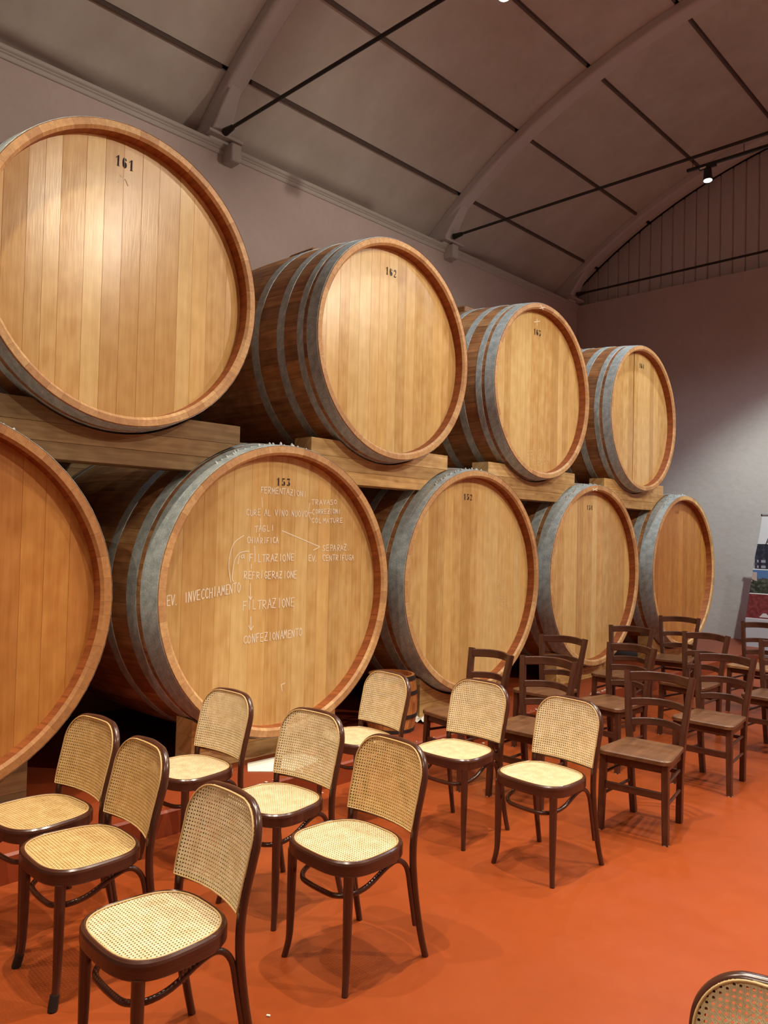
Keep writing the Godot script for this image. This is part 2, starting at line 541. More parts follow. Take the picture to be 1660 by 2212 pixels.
func track_spot(d: Array) -> void:
	var at := Vector3(d[0], 6.03, d[1])
	var o := thing("track_spotlight", d[6], "spotlight", at, 0.0, "track spotlights")
	var dir: Vector3 = (d[2] - at).normalized()
	var mb := MB.new()
	box(mb, Vector3(0.0, 0.045, 0.0), Vector3(0.2, 0.03, 0.034), 0.004)
	part("adapter", mb, M.black, o)
	mb = MB.new()
	tube(mb, [Vector3(0, 0.035, 0), Vector3(0, -0.02, 0)], [0.014, 0.014], 10)
	part("stem", mb, M.black, o)
	mb = MB.new()
	var c := Vector3(0, -0.04, 0)
	tube(mb, [c - dir * 0.075, c - dir * 0.07, c + dir * 0.01, c + dir * 0.075], [0.03, 0.042, 0.047, 0.053], 20)
	part("lamp_body", mb, M.black, o)
	mb = MB.new()
	tube(mb, [c + dir * 0.074, c + dir * 0.078], [0.047, 0.047], 20)
	part("lens", mb, M.lens, o, "glowing lens")
	if d[1] < -8.0 and d[0] < 1.0:
		mb = MB.new()
		box(mb, Vector3(-0.05, 0.045, 0.0185), Vector3(0.07, 0.02, 0.002), 0.0)
		part("sticker", mb, M.paper, o)
	var sp := SpotLight3D.new()
	sp.name = "spot_beam"
	sp.light_color = [WARM, COOL, Color(0.9, 1.0, 0.96)][d[4]]
	sp.light_energy = d[3] * LIGHT_GAIN
	sp.light_size = 0.045
	sp.spot_angle = d[5]
	sp.spot_angle_attenuation = 0.55
	sp.spot_range = 30.0
	sp.spot_attenuation = 2.0
	sp.shadow_enabled = true
	o.add_child(sp)
	sp.position = c + dir * 0.1
	sp.basis = Basis.looking_at(dir, Vector3.UP if abs(dir.y) < 0.95 else Vector3.RIGHT)

# ---------------------------------------------------------------- the room
func arc_pt(deg: float, r: float, z: float) -> Vector3:
	return Vector3(ARC.x + cos(deg_to_rad(deg)) * r, ARC.y + sin(deg_to_rad(deg)) * r, z)

func arc_slab(mb: MB, d0: float, d1: float, r0: float, r1: float, z0: float, z1: float, segs: int) -> void:
	for s in segs:
		var a := lerpf(d0, d1, float(s) / segs)
		var b := lerpf(d0, d1, float(s + 1) / segs)
		var na := Vector3(cos(deg_to_rad(a)), sin(deg_to_rad(a)), 0)
		var nb := Vector3(cos(deg_to_rad(b)), sin(deg_to_rad(b)), 0)
		mb.quad(arc_pt(a, r0, z0), arc_pt(b, r0, z0), arc_pt(b, r0, z1), arc_pt(a, r0, z1), -na, -nb, -nb, -na)
		mb.quad(arc_pt(a, r1, z0), arc_pt(b, r1, z0), arc_pt(b, r1, z1), arc_pt(a, r1, z1), na, nb, nb, na)
		mb.flat(arc_pt(a, r0, z0), arc_pt(b, r0, z0), arc_pt(b, r1, z0), arc_pt(a, r1, z0), Vector3(0, 0, 1 if z0 > z1 else -1))
		mb.flat(arc_pt(a, r0, z1), arc_pt(b, r0, z1), arc_pt(b, r1, z1), arc_pt(a, r1, z1), Vector3(0, 0, -1 if z0 > z1 else 1))
	for e in [d0, d1]:
		var tn := Vector3(-sin(deg_to_rad(e)), cos(deg_to_rad(e)), 0) * (-1.0 if e == min(d0, d1) else 1.0)
		mb.flat(arc_pt(e, r0, z0), arc_pt(e, r1, z0), arc_pt(e, r1, z1), arc_pt(e, r0, z1), tn)

func build_room() -> void:
	var mb := MB.new()
	var fl := room("floor")
	box(mb, Vector3((WALL_X + RIGHT_X) / 2, -0.1, (FAR_Z + NEAR_Z) / 2), Vector3(RIGHT_X - WALL_X + 0.4, 0.2, NEAR_Z - FAR_Z + 0.4), 0.0)
	part("floor_slab", mb, M.floor, fl)
	# raised red plinth the casks stand on
	mb = MB.new()
	var pp := PackedVector2Array([Vector2(WALL_X, 0.0), Vector2(PLINTH_X, 0.0), Vector2(PLINTH_X, PLINTH_H - 0.012), Vector2(PLINTH_X - 0.012, PLINTH_H), Vector2(WALL_X, PLINTH_H)])
	extrude(mb, pp, Vector3(0, 0, 0.9), Vector3.RIGHT, Vector3.UP, Vector3(0, 0, FAR_Z - 0.9))
	part("plinth", mb, M.plinth, fl, "raised red plinth under the casks")

	var wl := room("wall_left")
	mb = MB.new()
	box(mb, Vector3(WALL_X - 0.35, 3.0, (FAR_Z + NEAR_Z) / 2), Vector3(0.7, 6.24, NEAR_Z - FAR_Z + 0.6), 0.0)
	part("plaster", mb, M.plaster, wl)
	# stepped cornice
	mb = MB.new()
	var pr := PackedVector2Array([Vector2(-0.02, 5.985), Vector2(0.012, 5.985), Vector2(0.02, 5.993), Vector2(0.02, 6.03), Vector2(0.034, 6.038), Vector2(0.034, 6.05), Vector2(0.048, 6.058), Vector2(0.056, 6.066), Vector2(0.056, 6.094), Vector2(0.048, 6.104), Vector2(-0.02, 6.13)])
	extrude(mb, pr, Vector3(WALL_X, 0, NEAR_Z), Vector3.RIGHT, Vector3.UP, Vector3(0, 0, FAR_Z - NEAR_Z))
	part("cornice", mb, M.cornice, wl)
	for z in [-0.87, -4.99, -8.985]:
		mb = MB.new()
		box(mb, Vector3(WALL_X + 0.07, 5.99, z), Vector3(0.22, 0.22, 0.15), 0.025)
		part("corbel_block", mb, M.cornice, wl)

	var wr := room("wall_right")
	mb = MB.new()
	box(mb, Vector3(RIGHT_X + 0.35, 3.0, (FAR_Z + NEAR_Z) / 2), Vector3(0.7, 6.24, NEAR_Z - FAR_Z + 0.6), 0.0)
	part("plaster", mb, M.plaster, wr)
	var wf := room("wall_front")
	mb = MB.new()
	box(mb, Vector3((WALL_X + RIGHT_X) / 2, 4.3, NEAR_Z + 0.15), Vector3(RIGHT_X - WALL_X + 0.6, 9.0, 0.3), 0.0)
	part("plaster", mb, M.plaster, wf)

	# far wall: plaster below, upright metal sheets above, set back on a ledge
	var wb := room("wall_back")
	mb = MB.new()
	box(mb, Vector3((WALL_X + RIGHT_X) / 2, WALL_TOP / 2, FAR_Z - 0.15), Vector3(RIGHT_X - WALL_X + 0.6, WALL_TOP, 0.3), 0.0)
	part("plaster", mb, M.plaster, wb)
	mb = MB.new()
	box(mb, Vector3((WALL_X + RIGHT_X) / 2, WALL_TOP + 1.2, FAR_Z - 0.4), Vector3(RIGHT_X - WALL_X + 0.6, 2.8, 0.1), 0.0)
	part("backing", mb, M.shell, wb)
	var pw := 0.205
	var x := WALL_X - 0.1
	while x < RIGHT_X + 0.1:
		var top := func(xx: float) -> float: return ARC.y + sqrt(max(PANEL_R * PANEL_R - (xx - ARC.x) * (xx - ARC.x), 0.0))
		mb = MB.new()
		var zf := FAR_Z - 0.2
		var xs := [x + 0.002, x + 0.02, x + pw - 0.02, x + pw - 0.002]
		var zs := [zf - 0.022, zf, zf, zf - 0.022]
		for k in 3:
			var a := Vector3(xs[k], WALL_TOP - 0.05, zs[k])
			var b := Vector3(xs[k + 1], WALL_TOP - 0.05, zs[k + 1])
			var nn := Vector3(zs[k] - zs[k + 1], 0, xs[k + 1] - xs[k]).normalized()
			mb.flat(a, b, Vector3(b.x, top.call(b.x), b.z), Vector3(a.x, top.call(a.x), a.z), nn)
			var bk := Vector3(0, 0, -0.03)
			mb.flat(a + bk, b + bk, Vector3(b.x, top.call(b.x), b.z) + bk, Vector3(a.x, top.call(a.x), a.z) + bk, -nn)
		if top.call(x) > WALL_TOP or top.call(x + pw) > WALL_TOP:
			part("metal_sheet", mb, M.sheet, wb)
		x += pw

	# the vault: shell, curved panels between purlins, ribs
	var ce := room("ceiling")
	mb = MB.new()
	arc_slab(mb, 136.0, 44.0, 8.1, 8.3, NEAR_Z + 0.3, FAR_Z - 0.5, 40)
	part("shell", mb, M.shell, ce)
	var edges := [132.9] + PURLINS + [47.1]
	var bays := [[NEAR_Z, RIBS[0]], [RIBS[0], RIBS[1]], [RIBS[1], RIBS[2]], [RIBS[2], RIBS[3] - 0.4]]
	for b in bays:
		for k in edges.size() - 1:
			mb = MB.new()
			var g0 := 0.0 if k == 0 else 0.2
			var g1 := 0.0 if k == edges.size() - 2 else 0.2
			arc_slab(mb, edges[k] - g0, edges[k + 1] + g1, PANEL_R, PANEL_R + 0.05, b[0] - 0.004, b[1] + 0.004, 5)
			part("vault_panel", mb, M.panel, ce)
		for p in PURLINS:
			mb = MB.new()
			var z0: float = b[0] - 0.2
			var z1: float = b[1] + 0.2
			arc_slab(mb, p + 0.17, p - 0.17, PANEL_R - 0.008, PANEL_R + 0.1, z0, z1, 1)
			arc_slab(mb, p + 0.1, p - 0.1, PANEL_R - 0.03, PANEL_R - 0.01, z0, z1, 1)
			part("purlin", mb, M.purlin, ce)
	for z in RIBS:
		mb = MB.new()
		var pts := []
		for k in 49: pts.append(arc_pt(lerpf(131.8, 48.2, k / 48.0), RIB_R + 0.09, z))
		bar(mb, pts, 0.18, 0.25, Vector3(0, 0, 1), 0.05)
		part("rib", mb, M.rib, ce)
		# shoe where the rib meets the cornice
		for sd in [1, -1]:
			mb = MB.new()
			var bx: float = WALL_X - 0.12 if sd == 1 else RIGHT_X + 0.12
			bar(mb, [Vector3(bx, 6.12, z), Vector3(bx + 0.1 * sd, 6.26, z), Vector3(bx + 0.25 * sd, 6.46, z), Vector3(bx + 0.42 * sd, 6.66, z)], 0.24, 0.24, Vector3(0, 0, 1), 0.03, [1.35, 1.1, 0.9, 0.7])
			part("rib_shoe", mb, M.rib, ce)
			mb = MB.new()
			box(mb, Vector3(bx + 0.1 * sd, 6.145, z - 0.03), Vector3(0.34, 0.04, 0.46), 0.012)
			part("bearing_plate", mb, M.cornice, ce)

	# tie rods below the ribs
	var names := ["dark steel tie rod across the vault above the viewer", "dark steel tie rod under the nearer pale rib, running off the top edge", "long dark steel tie rod under the second rib, carrying the lit spotlight", "dark steel tie rod in front of the metal sheets of the far gable", "dark steel tie rod across the vault behind the viewer"]
	for i in 5:
		var y := 6.195 if i < 2 else 6.235
		var o := thing("tie_rod", names[i], "tie rod", Vector3(0, 0, 0), 0.0, "tie rods across the vault")
		mb = MB.new()
		tube(mb, [Vector3(WALL_X + 0.24, y - 0.015, RIBS[i]), Vector3(1.7, y + 0.02, RIBS[i]), Vector3(RIGHT_X - 0.24, y - 0.015, RIBS[i])], [0.02, 0.02, 0.02], 8)
		part("rod", mb, M.iron, o)
		for s in [1, -1]:
			mb = MB.new()
			var ex: float = WALL_X + 0.2 if s == 1 else RIGHT_X - 0.2
			tube(mb, [Vector3(ex - 0.05 * s, y - 0.02, RIBS[i]), Vector3(ex + 0.1 * s, y - 0.016, RIBS[i])], [0.045, 0.03], 8)
			part("end_nut", mb, M.iron, o)
	# lighting tracks under the rods
	var tn := ["black lighting track above the viewer", "black lighting track under the nearer tie rod", "black lighting track hanging under the long tie rod, at the right edge", "", "black lighting track behind the viewer"]
	for i in [0, 1, 2, 4]:
		var o := thing("lighting_track", tn[i], "lighting track", Vector3(0, 0, 0), 0.0, "lighting tracks")
		mb = MB.new()
		box(mb, Vector3(3.4, 6.105, RIBS[i]), Vector3(6.0, 0.034, 0.036), 0.003)
		part("track_rail", mb, M.black, o)
		for k in 11:
			mb = MB.new()
			tube(mb, [Vector3(0.47 + 0.29 * k * 2, 6.12, RIBS[i]), Vector3(0.47 + 0.29 * k * 2, 6.215, RIBS[i])], [0.004, 0.004], 6)
			part("hanger", mb, M.black, o)
	var ct := thing("lighting_track", "black cross track running between the lighting tracks above the chairs", "lighting track", Vector3(0, 0, 0), 0.0, "lighting tracks")
	mb = MB.new()
	box(mb, Vector3(2.05, 6.095, -3.35), Vector3(0.19, 0.034, 5.2), 0.003)
	part("track_rail", mb, M.black, ct)

# ---------------------------------------------------------------- casks
func prof(r: float, u: float, bulge: float) -> float:        # u from 0 (front) to 1 (back)
	var k := 2.0 * u - 1.0
	return r + bulge * (1.0 - k * k)

func stave_mesh(r: float, length: float, bulge: float, thick: float, a0: float, a1: float, uvo: Vector2, headd: float) -> MB:
	var mb := MB.new()
	var g := 0.0012 / r
	var segs := 8
	var half := length * 0.5
	var E := func(a: float) -> Vector3: return Vector3(0, cos(a), sin(a))
	var am := (a0 + a1) * 0.5
	var sides := []
	for i in segs + 1:
		var u := float(i) / segs
		u = lerpf(u, 0.5 - 0.5 * cos(PI * u), 0.5)
		var x := half - u * length
		var rr := prof(r, u, bulge)
		var X := Vector3(x, 0, 0)
		sides.append([X + E.call(a0) * (rr - 0.006), X + E.call(a0 + g) * rr, X + E.call(am) * rr, X + E.call(a1 - g) * rr, X + E.call(a1) * (rr - 0.006), x, u])
	for i in segs:
		var p: Array = sides[i]
		var q: Array = sides[i + 1]
		var sl: float = 4.0 * bulge / length * (1.0 - 2.0 * p[6])
		var sl2: float = 4.0 * bulge / length * (1.0 - 2.0 * q[6])
		var w := (a1 - a0) * r
		for k in 2:
			var aa := lerpf(a0, a1, k * 0.5)
			var bb := lerpf(a0, a1, (k + 1) * 0.5)
			var na: Vector3 = (E.call(aa) + Vector3(sl, 0, 0)).normalized()
			var nb: Vector3 = (E.call(bb) + Vector3(sl, 0, 0)).normalized()
			var nc: Vector3 = (E.call(bb) + Vector3(sl2, 0, 0)).normalized()
			var nd: Vector3 = (E.call(aa) + Vector3(sl2, 0, 0)).normalized()
			mb.quad(p[1 + k], p[2 + k], q[2 + k], q[1 + k], na, nb, nc, nd, uvo + Vector2(w * k * 0.5, p[5]), uvo + Vector2(w * (k + 1) * 0.5, p[5]), uvo + Vector2(w * (k + 1) * 0.5, q[5]), uvo + Vector2(w * k * 0.5, q[5]))
		var ns: Vector3 = (E.call(a0) - E.call(am) + E.call(am) * 0.3 * (a1 - a0)).normalized()
		var ns2: Vector3 = (E.call(a1) - E.call(am) + E.call(am) * 0.3 * (a1 - a0)).normalized()
		mb.flat(p[0], p[1], q[1], q[0], ns, uvo, uvo, uvo, uvo)
		mb.flat(p[3], p[4], q[4], q[3], ns2, uvo, uvo, uvo, uvo)
	return mb

func rim_mesh(r: float, length: float, bulge: float, thick: float, a0: float, a1: float, uvo: Vector2, headd: float) -> MB:
	# the end grain and the inside of the chime, of one stave
	var mb := MB.new()
	var g := 0.00035 / r
	var E := func(a: float) -> Vector3: return Vector3(0, cos(a), sin(a))
	for s in [1.0]:
		var x0: float = length * 0.5 * s
		var pr := [Vector2(x0 - 0.004 * s, r + 0.0005), Vector2(x0, r - 0.004), Vector2(x0, r - thick + 0.016), Vector2(x0 - 0.016 * s, r - thick)]
		var nr := [Vector2(s, 1), Vector2(s, 0), Vector2(s, -1), Vector2(0, -1)]
		for k in 3:
			var p: Vector2 = pr[k]
			var q: Vector2 = pr[k + 1]
			var n2: Vector2 = nr[k].normalized()
			var ga := g if k < 3 else 0.0
			for h in 2:
				var aa := lerpf(a0 + ga, a1 - ga, h * 0.5)
				var bb := lerpf(a0 + ga, a1 - ga, (h + 1) * 0.5)
				var ea: Vector3 = E.call(aa)
				var eb: Vector3 = E.call(bb)
				var X := Vector3.RIGHT
				mb.quad(X * p.x + ea * p.y, X * p.x + eb * p.y, X * q.x + eb * q.y, X * q.x + ea * q.y, X * n2.x + ea * n2.y, X * n2.x + eb * n2.y, X * n2.x + eb * n2.y, X * n2.x + ea * n2.y,
					uvo + Vector2(aa * r, p.y - p.x), uvo + Vector2(bb * r, p.y - p.x), uvo + Vector2(bb * r, q.y - q.x), uvo + Vector2(aa * r, q.y - q.x))
	return mb

func head_plank(rh: float, z0: float, z1: float, xf: float, uvo: Vector2, cut0 := [], cut1 := [], tilt := 0.0) -> MB:
	# one upright board of the round head between z0 and z1, cut to the circle; cutN: extra gap (bottom, top)
	var mb := MB.new()
	var n := 5
	var g := 0.0011
	var Y := func(z: float) -> float: return sqrt(max(rh * rh - z * z, 0.0))
	var nx := Vector3(1.0, tilt * 0.5, tilt).normalized()
	for k in n:
		var a := lerpf(z0 + g, z1 - g, float(k) / n)
		var b := lerpf(z0 + g, z1 - g, float(k + 1) / n)
		var ya: float = Y.call(a)
		var yb: float = Y.call(b)
		var at := a
		var ab := a
		var bt := b
		var bb := b
		if k == 0 and cut0.size(): ab += cut0[0]; at += cut0[1]
		if k == n - 1 and cut1.size(): bb -= cut1[0]; bt -= cut1[1]
		mb.flat(Vector3(xf, -ya, ab), Vector3(xf, -yb, bb), Vector3(xf, yb, bt), Vector3(xf, ya, at), nx, uvo + Vector2(ab, -ya), uvo + Vector2(bb, -yb), uvo + Vector2(bt, yb), uvo + Vector2(at, ya))
	for e in [[z0, g, -1.0], [z1, -g, 1.0]]:
		var ya: float = Y.call(e[0])
		mb.flat(Vector3(xf, -ya, e[0] + e[1]), Vector3(xf, ya, e[0] + e[1]), Vector3(xf - 0.004, ya, e[0]), Vector3(xf - 0.004, -ya, e[0]), Vector3(0.6, 0, e[2]).normalized(), uvo, uvo, uvo, uvo)
		mb.flat(Vector3(xf - 0.004, -ya, e[0]), Vector3(xf - 0.004, ya, e[0]), Vector3(xf - 0.045, ya, e[0]), Vector3(xf - 0.045, -ya, e[0]), Vector3(0, 0, e[2]), uvo, uvo, uvo, uvo)
	return mb

func hoop_ring(r: float, length: float, bulge: float, x0: float, x1: float, th := 0.004) -> MB:
	# x0, x1 measured back from the front edge
	var mb := MB.new()
	var half := length * 0.5
	var ra := prof(r, x0 / length, bulge)
	var rm := prof(r, (x0 + x1) * 0.5 / length, bulge)
	var rb := prof(r, x1 / length, bulge)
	ring_x(mb, [Vector2(half - x0, ra + 0.0005), Vector2(half - x1, rb + 0.0005), Vector2(half - x1, rb + th), Vector2(half - (x0 + x1) * 0.5, rm + th), Vector2(half - x0 - 0.001, ra + th), Vector2(half - x0, ra + th - 0.001)], 72)
	return mb

func cask(nr: String, at: Vector3, r: float, upper: bool, label: String, opts := {}) -> Node3D:
	var length := 2.3 if upper else 2.4
	var bulge := 0.075
	var thick := 0.056 if upper else 0.062
	# node at the foot of the cask; its axis is along x, the front face looks to +x
	var o := thing("wine_cask", label, "cask", Vector3(at.x - length * 0.5, at.y - r - bulge, at.z), 0.0, "upper row of wine casks" if upper else "lower row of wine casks")
	var up := Vector3(0, r + bulge, 0)
	var count := 47 if upper else 54
	var w := []
	var tot := 0.0
	for k in count:
		var q := rng.randf_range(0.7, 1.3)
		w.append(q)
		tot += q
	var a := rng.randf() * TAU
	for k in count:
		var da: float = TAU * w[k] / tot
		var uvo := Vector2(rng.randf() * 3.0, rng.randf() * 3.0)
		var s := part("stave", stave_mesh(r, length, bulge, thick, a, a + da, uvo, HEAD_D), M.stave[rng.randi() % 5], o)
		s.position = up
		var rm := part("chime_end", rim_mesh(r, length, bulge, thick, a, a + da, uvo, HEAD_D), opts.get("rim", M.rim)[rng.randi() % 4], s)
		a += da
	# head boards
	var rh := r - thick + 0.004
	var nb: int = opts.get("boards", 15)
	var z := -rh + 0.0005
	var ws := []
	tot = 0.0
	for k in nb:
		var q := rng.randf_range(0.75, 1.25)
		ws.append(q)
		tot += q
	var split: int = opts.get("split", -1)
	if split >= 0:                                           # make a joint fall where the head is split
		var acc := 0.0
		for k in split + 1: acc += ws[k]
		var want: float = (opts.split_z + rh) / (2 * rh)
		for k in nb:
			ws[k] = ws[k] / acc * want if k <= split else ws[k] / (tot - acc) * (1.0 - want)
		tot = 1.0
	for k in nb:
		var dz: float = 2 * (rh - 0.0005) * ws[k] / tot
		var xf := length * 0.5 - HEAD_D + rng.randf_range(-0.0007, 0.0007)
		var c0 := []
		var c1 := []
		if split == k: c1 = [0.004, 0.012]
		if split + 1 == k and split >= 0: c0 = [0.002, 0.004]
		var mats: Array = opts.get("head", M.head)
		var pl := part("head_board", head_plank(rh, z, z + dz, xf, Vector2(rng.randf() * 3.0, rng.randf() * 3.0), c0, c1, rng.randf_range(-0.022, 0.022)), mats[rng.randi() % mats.size()], o)
		pl.position = up
		z += dz
	var ci := MB.new()
	var hf := length * 0.5
	ring_x(ci, [Vector2(hf - HEAD_D - 0.02, r - thick - 0.003), Vector2(hf - 0.016, r - thick), Vector2(hf - 0.016, r - thick + 0.012), Vector2(hf - HEAD_D - 0.02, r - thick + 0.012)], 72)
	part("chime_inside", ci, M.chime, o).position = up
	var mb := MB.new()
	ring_x(mb, [Vector2(-length * 0.5 + 0.005, r - 0.008), Vector2(-length * 0.5 + 0.005, 0.001), Vector2(-length * 0.5 + 0.04, 0.001), Vector2(-length * 0.5 + 0.04, r - 0.008)], 48)
	part("rear_head", mb, M.head[3], o).position = up
	mb = MB.new()
	ring_x(mb, [Vector2(length * 0.5 - HEAD_D - 0.075, rh), Vector2(length * 0.5 - HEAD_D - 0.075, 0.001), Vector2(length * 0.5 - HEAD_D - 0.05, 0.001), Vector2(length * 0.5 - HEAD_D - 0.05, rh)], 48)
	part("head_backing", mb, M.crack, o).position = up
	# hoops
	var hs := [[0.006, 0.105], [0.14, 0.20], [0.335, 0.41], [0.615, 0.695]] if upper else [[0.006, 0.086], [0.088, 0.17], [0.215, 0.315], [0.5, 0.58]]
	for h in hs:
		part("hoop", hoop_ring(r, length, bulge, h[0], h[1]), M.galv, o).position = up
		part("hoop", hoop_ring(r, length, bulge, length - h[1], length - h[0]), M.galv_dull, o).position = up
	# little studs standing along the top of the front hoop
	if not upper:
		mb = MB.new()
		for k in 26:
			var an := deg_to_rad(-34 + 60.0 * k / 25.0 + rng.randf_range(-0.6, 0.6))
			var e := Vector3(0, cos(an), -sin(an))
			var xx := length * 0.5 - rng.randf_range(0.05, 0.1)
			var rr := prof(r, 0.04, bulge)
			var hh := rng.randf_range(0.008, 0.02)
			tube(mb, [Vector3(xx, 0, 0) + e * rr, Vector3(xx, 0, 0) + e * (rr + hh * 0.6), Vector3(xx, 0, 0) + e * (rr + hh)], [0.010, 0.008, 0.003], 6)
		var sd := part("hoop_studs", mb, M.tin, o)
		sd.position = up
		sd.set_meta("kind", "stuff")
	# bung hatch on top, at mid length
	mb = MB.new()
	box(mb, Vector3(0.05, r + bulge + 0.03, 0), Vector3(0.34, 0.09, 0.3), 0.02)
	var bg := part("bung_hatch", mb, M.stave[2], o)
	bg.position = up
	return o

# stencil figures, unit height
func ell(cx: float, cy: float, rx: float, ry: float, d0: float, d1: float, n := 8) -> PackedVector2Array:
	var p := PackedVector2Array()
	for k in n + 1:
		var a := deg_to_rad(lerpf(d0, d1, float(k) / n))
		p.append(Vector2(cx + cos(a) * rx, cy + sin(a) * ry))
	return p

func figure(ch: String) -> Array:
	match ch:
		"1": return [PackedVector2Array([Vector2(0.24, 0.09), Vector2(0.42, 0.09), Vector2(0.42, 0.99), Vector2(0.3, 0.99), Vector2(0.24, 0.92)]), PackedVector2Array([Vector2(0.14, 0), Vector2(0.52, 0), Vector2(0.42, 0.08), Vector2(0.24, 0.08)]), PackedVector2Array([Vector2(0.04, 0.7), Vector2(0.1, 0.68), Vector2(0.19, 0.86), Vector2(0.19, 0.92)])]
		"6": return [ell(0.28, 0.5, 0.25, 0.5, 97, 263), ell(0.3, 0.3, 0.26, 0.3, -84, 84), PackedVector2Array([Vector2(0.34, 0.97), Vector2(0.46, 0.88), Vector2(0.53, 0.74), Vector2(0.44, 0.68), Vector2(0.36, 0.8)])]
		"0": return [ell(0.27, 0.5, 0.25, 0.5, 97, 263), ell(0.35, 0.5, 0.25, 0.5, -83, 83)]
		"5": return [PackedVector2Array([Vector2(0.12, 0.82), Vector2(0.48, 0.82), Vector2(0.54, 1.0), Vector2(0.44, 0.95), Vector2(0.12, 0.99)]), PackedVector2Array([Vector2(0.1, 0.46), Vector2(0.18, 0.56), Vector2(0.18, 0.8), Vector2(0.1, 0.8)]), ell(0.3, 0.3, 0.27, 0.32, -84, 84), PackedVector2Array([Vector2(0.24, 0.0), Vector2(0.08, 0.08), Vector2(0.06, 0.22), Vector2(0.18, 0.24), Vector2(0.24, 0.14)])]
		"3": return [PackedVector2Array([Vector2(0.08, 0.8), Vector2(0.5, 0.84), Vector2(0.54, 0.99), Vector2(0.14, 0.99), Vector2(0.06, 0.92)]), PackedVector2Array([Vector2(0.3, 0.6), Vector2(0.38, 0.6), Vector2(0.52, 0.82), Vector2(0.44, 0.82)]), ell(0.3, 0.29, 0.26, 0.3, -84, 84), PackedVector2Array([Vector2(0.24, 0.0), Vector2(0.08, 0.08), Vector2(0.06, 0.22), Vector2(0.18, 0.24), Vector2(0.24, 0.14)])]
		"2": return [ell(0.3, 0.7, 0.25, 0.3, -50, 84), PackedVector2Array([Vector2(0.24, 0.99), Vector2(0.08, 0.88), Vector2(0.08, 0.72), Vector2(0.2, 0.7), Vector2(0.24, 0.8)]), PackedVector2Array([Vector2(0.08, 0.14), Vector2(0.18, 0.14), Vector2(0.46, 0.46), Vector2(0.36, 0.48)]), PackedVector2Array([Vector2(0.06, 0), Vector2(0.5, 0), Vector2(0.56, 0.22), Vector2(0.46, 0.13), Vector2(0.06, 0.12)])]
		"4": return [PackedVector2Array([Vector2(0.34, 0.1), Vector2(0.5, 0.1), Vector2(0.5, 0.99), Vector2(0.34, 0.99)]), PackedVector2Array([Vector2(0.04, 0.26), Vector2(0.3, 0.26), Vector2(0.3, 0.36), Vector2(0.13, 0.36), Vector2(0.3, 0.9), Vector2(0.24, 0.9)]), PackedVector2Array([Vector2(0.26, 0), Vector2(0.58, 0), Vector2(0.5, 0.08), Vector2(0.34, 0.08)])]
	return []

# written on the head: a point is (z, y) from the head's centre
func stencil(o: Node3D, txt: String, z0: float, y0: float, w: float, h: float, r: float, length: float, m: Material) -> void:
	var x := length * 0.5 - HEAD_D + 0.0022
	for i in txt.length():
		var mb := MB.new()
		var k := w / (txt.length() - 0.3)
		for poly in figure(txt[i]):
			var tr := Geometry2D.triangulate_polygon(poly)
			var f := func(p: Vector2) -> Vector3: return Vector3(x, y0 + p.y * h, z0 - i * k - p.x / 0.6 * k * 0.74)
			for j in range(0, tr.size(), 3):
				mb.tri(f.call(poly[tr[j]]), f.call(poly[tr[j + 1]]), f.call(poly[tr[j + 2]]), Vector3.RIGHT, Vector3.RIGHT, Vector3.RIGHT)
		part("stencilled_figure", mb, m, o).position = Vector3(0, r + 0.075, 0)

const FONT := {
	"A": [[0, 0, 0.3, 1, 0.6, 0], [0.12, 0.4, 0.48, 0.4]], "C": [[0.6, 0.85, 0.35, 1, 0.08, 0.75, 0.05, 0.3, 0.3, 0, 0.6, 0.12]],
	"E": [[0.6, 1, 0.05, 0.97, 0.05, 0.03, 0.6, 0]], "e": [[0.05, 0.5, 0.5, 0.52]], "F": [[0.05, 0, 0.07, 0.98, 0.6, 1], [0.07, 0.52, 0.45, 0.54]],
	"G": [[0.6, 0.85, 0.35, 1, 0.08, 0.75, 0.05, 0.3, 0.3, 0, 0.58, 0.15, 0.58, 0.42, 0.35, 0.42]], "H": [[0.05, 0, 0.05, 1], [0.55, 0, 0.55, 1], [0.05, 0.5, 0.55, 0.52]],
	"I": [[0.3, 0, 0.3, 1]], "L": [[0.08, 1, 0.08, 0.02, 0.55, 0]], "M": [[0, 0, 0.08, 1, 0.32, 0.35, 0.56, 1, 0.64, 0]], "N": [[0.05, 0, 0.06, 1, 0.54, 0.02, 0.56, 1]],
	"O": [[0.3, 1, 0.07, 0.75, 0.05, 0.3, 0.28, 0, 0.55, 0.25, 0.56, 0.7, 0.3, 1]], "P": [[0.06, 0, 0.06, 1, 0.45, 0.96, 0.52, 0.7, 0.42, 0.5, 0.08, 0.48]],
	"R": [[0.06, 0, 0.06, 1, 0.45, 0.96, 0.52, 0.72, 0.4, 0.52, 0.08, 0.48, 0.56, 0]], "S": [[0.55, 0.88, 0.3, 1, 0.08, 0.8, 0.2, 0.55, 0.5, 0.4, 0.5, 0.12, 0.25, 0, 0.03, 0.12]],
	"T": [[0.3, 0, 0.32, 0.98], [0, 0.97, 0.62, 1]], "U": [[0.06, 1, 0.06, 0.25, 0.28, 0, 0.52, 0.22, 0.56, 1]], "V": [[0.02, 1, 0.28, 0, 0.6, 1]],
	"Z": [[0.04, 0.98, 0.56, 1, 0.04, 0.02, 0.6, 0], [0.15, 0.5, 0.46, 0.5]], ".": [[0.2, 0.0, 0.24, 0.06]], "1": [[0.12, 0.75, 0.32, 1, 0.3, 0]],
}

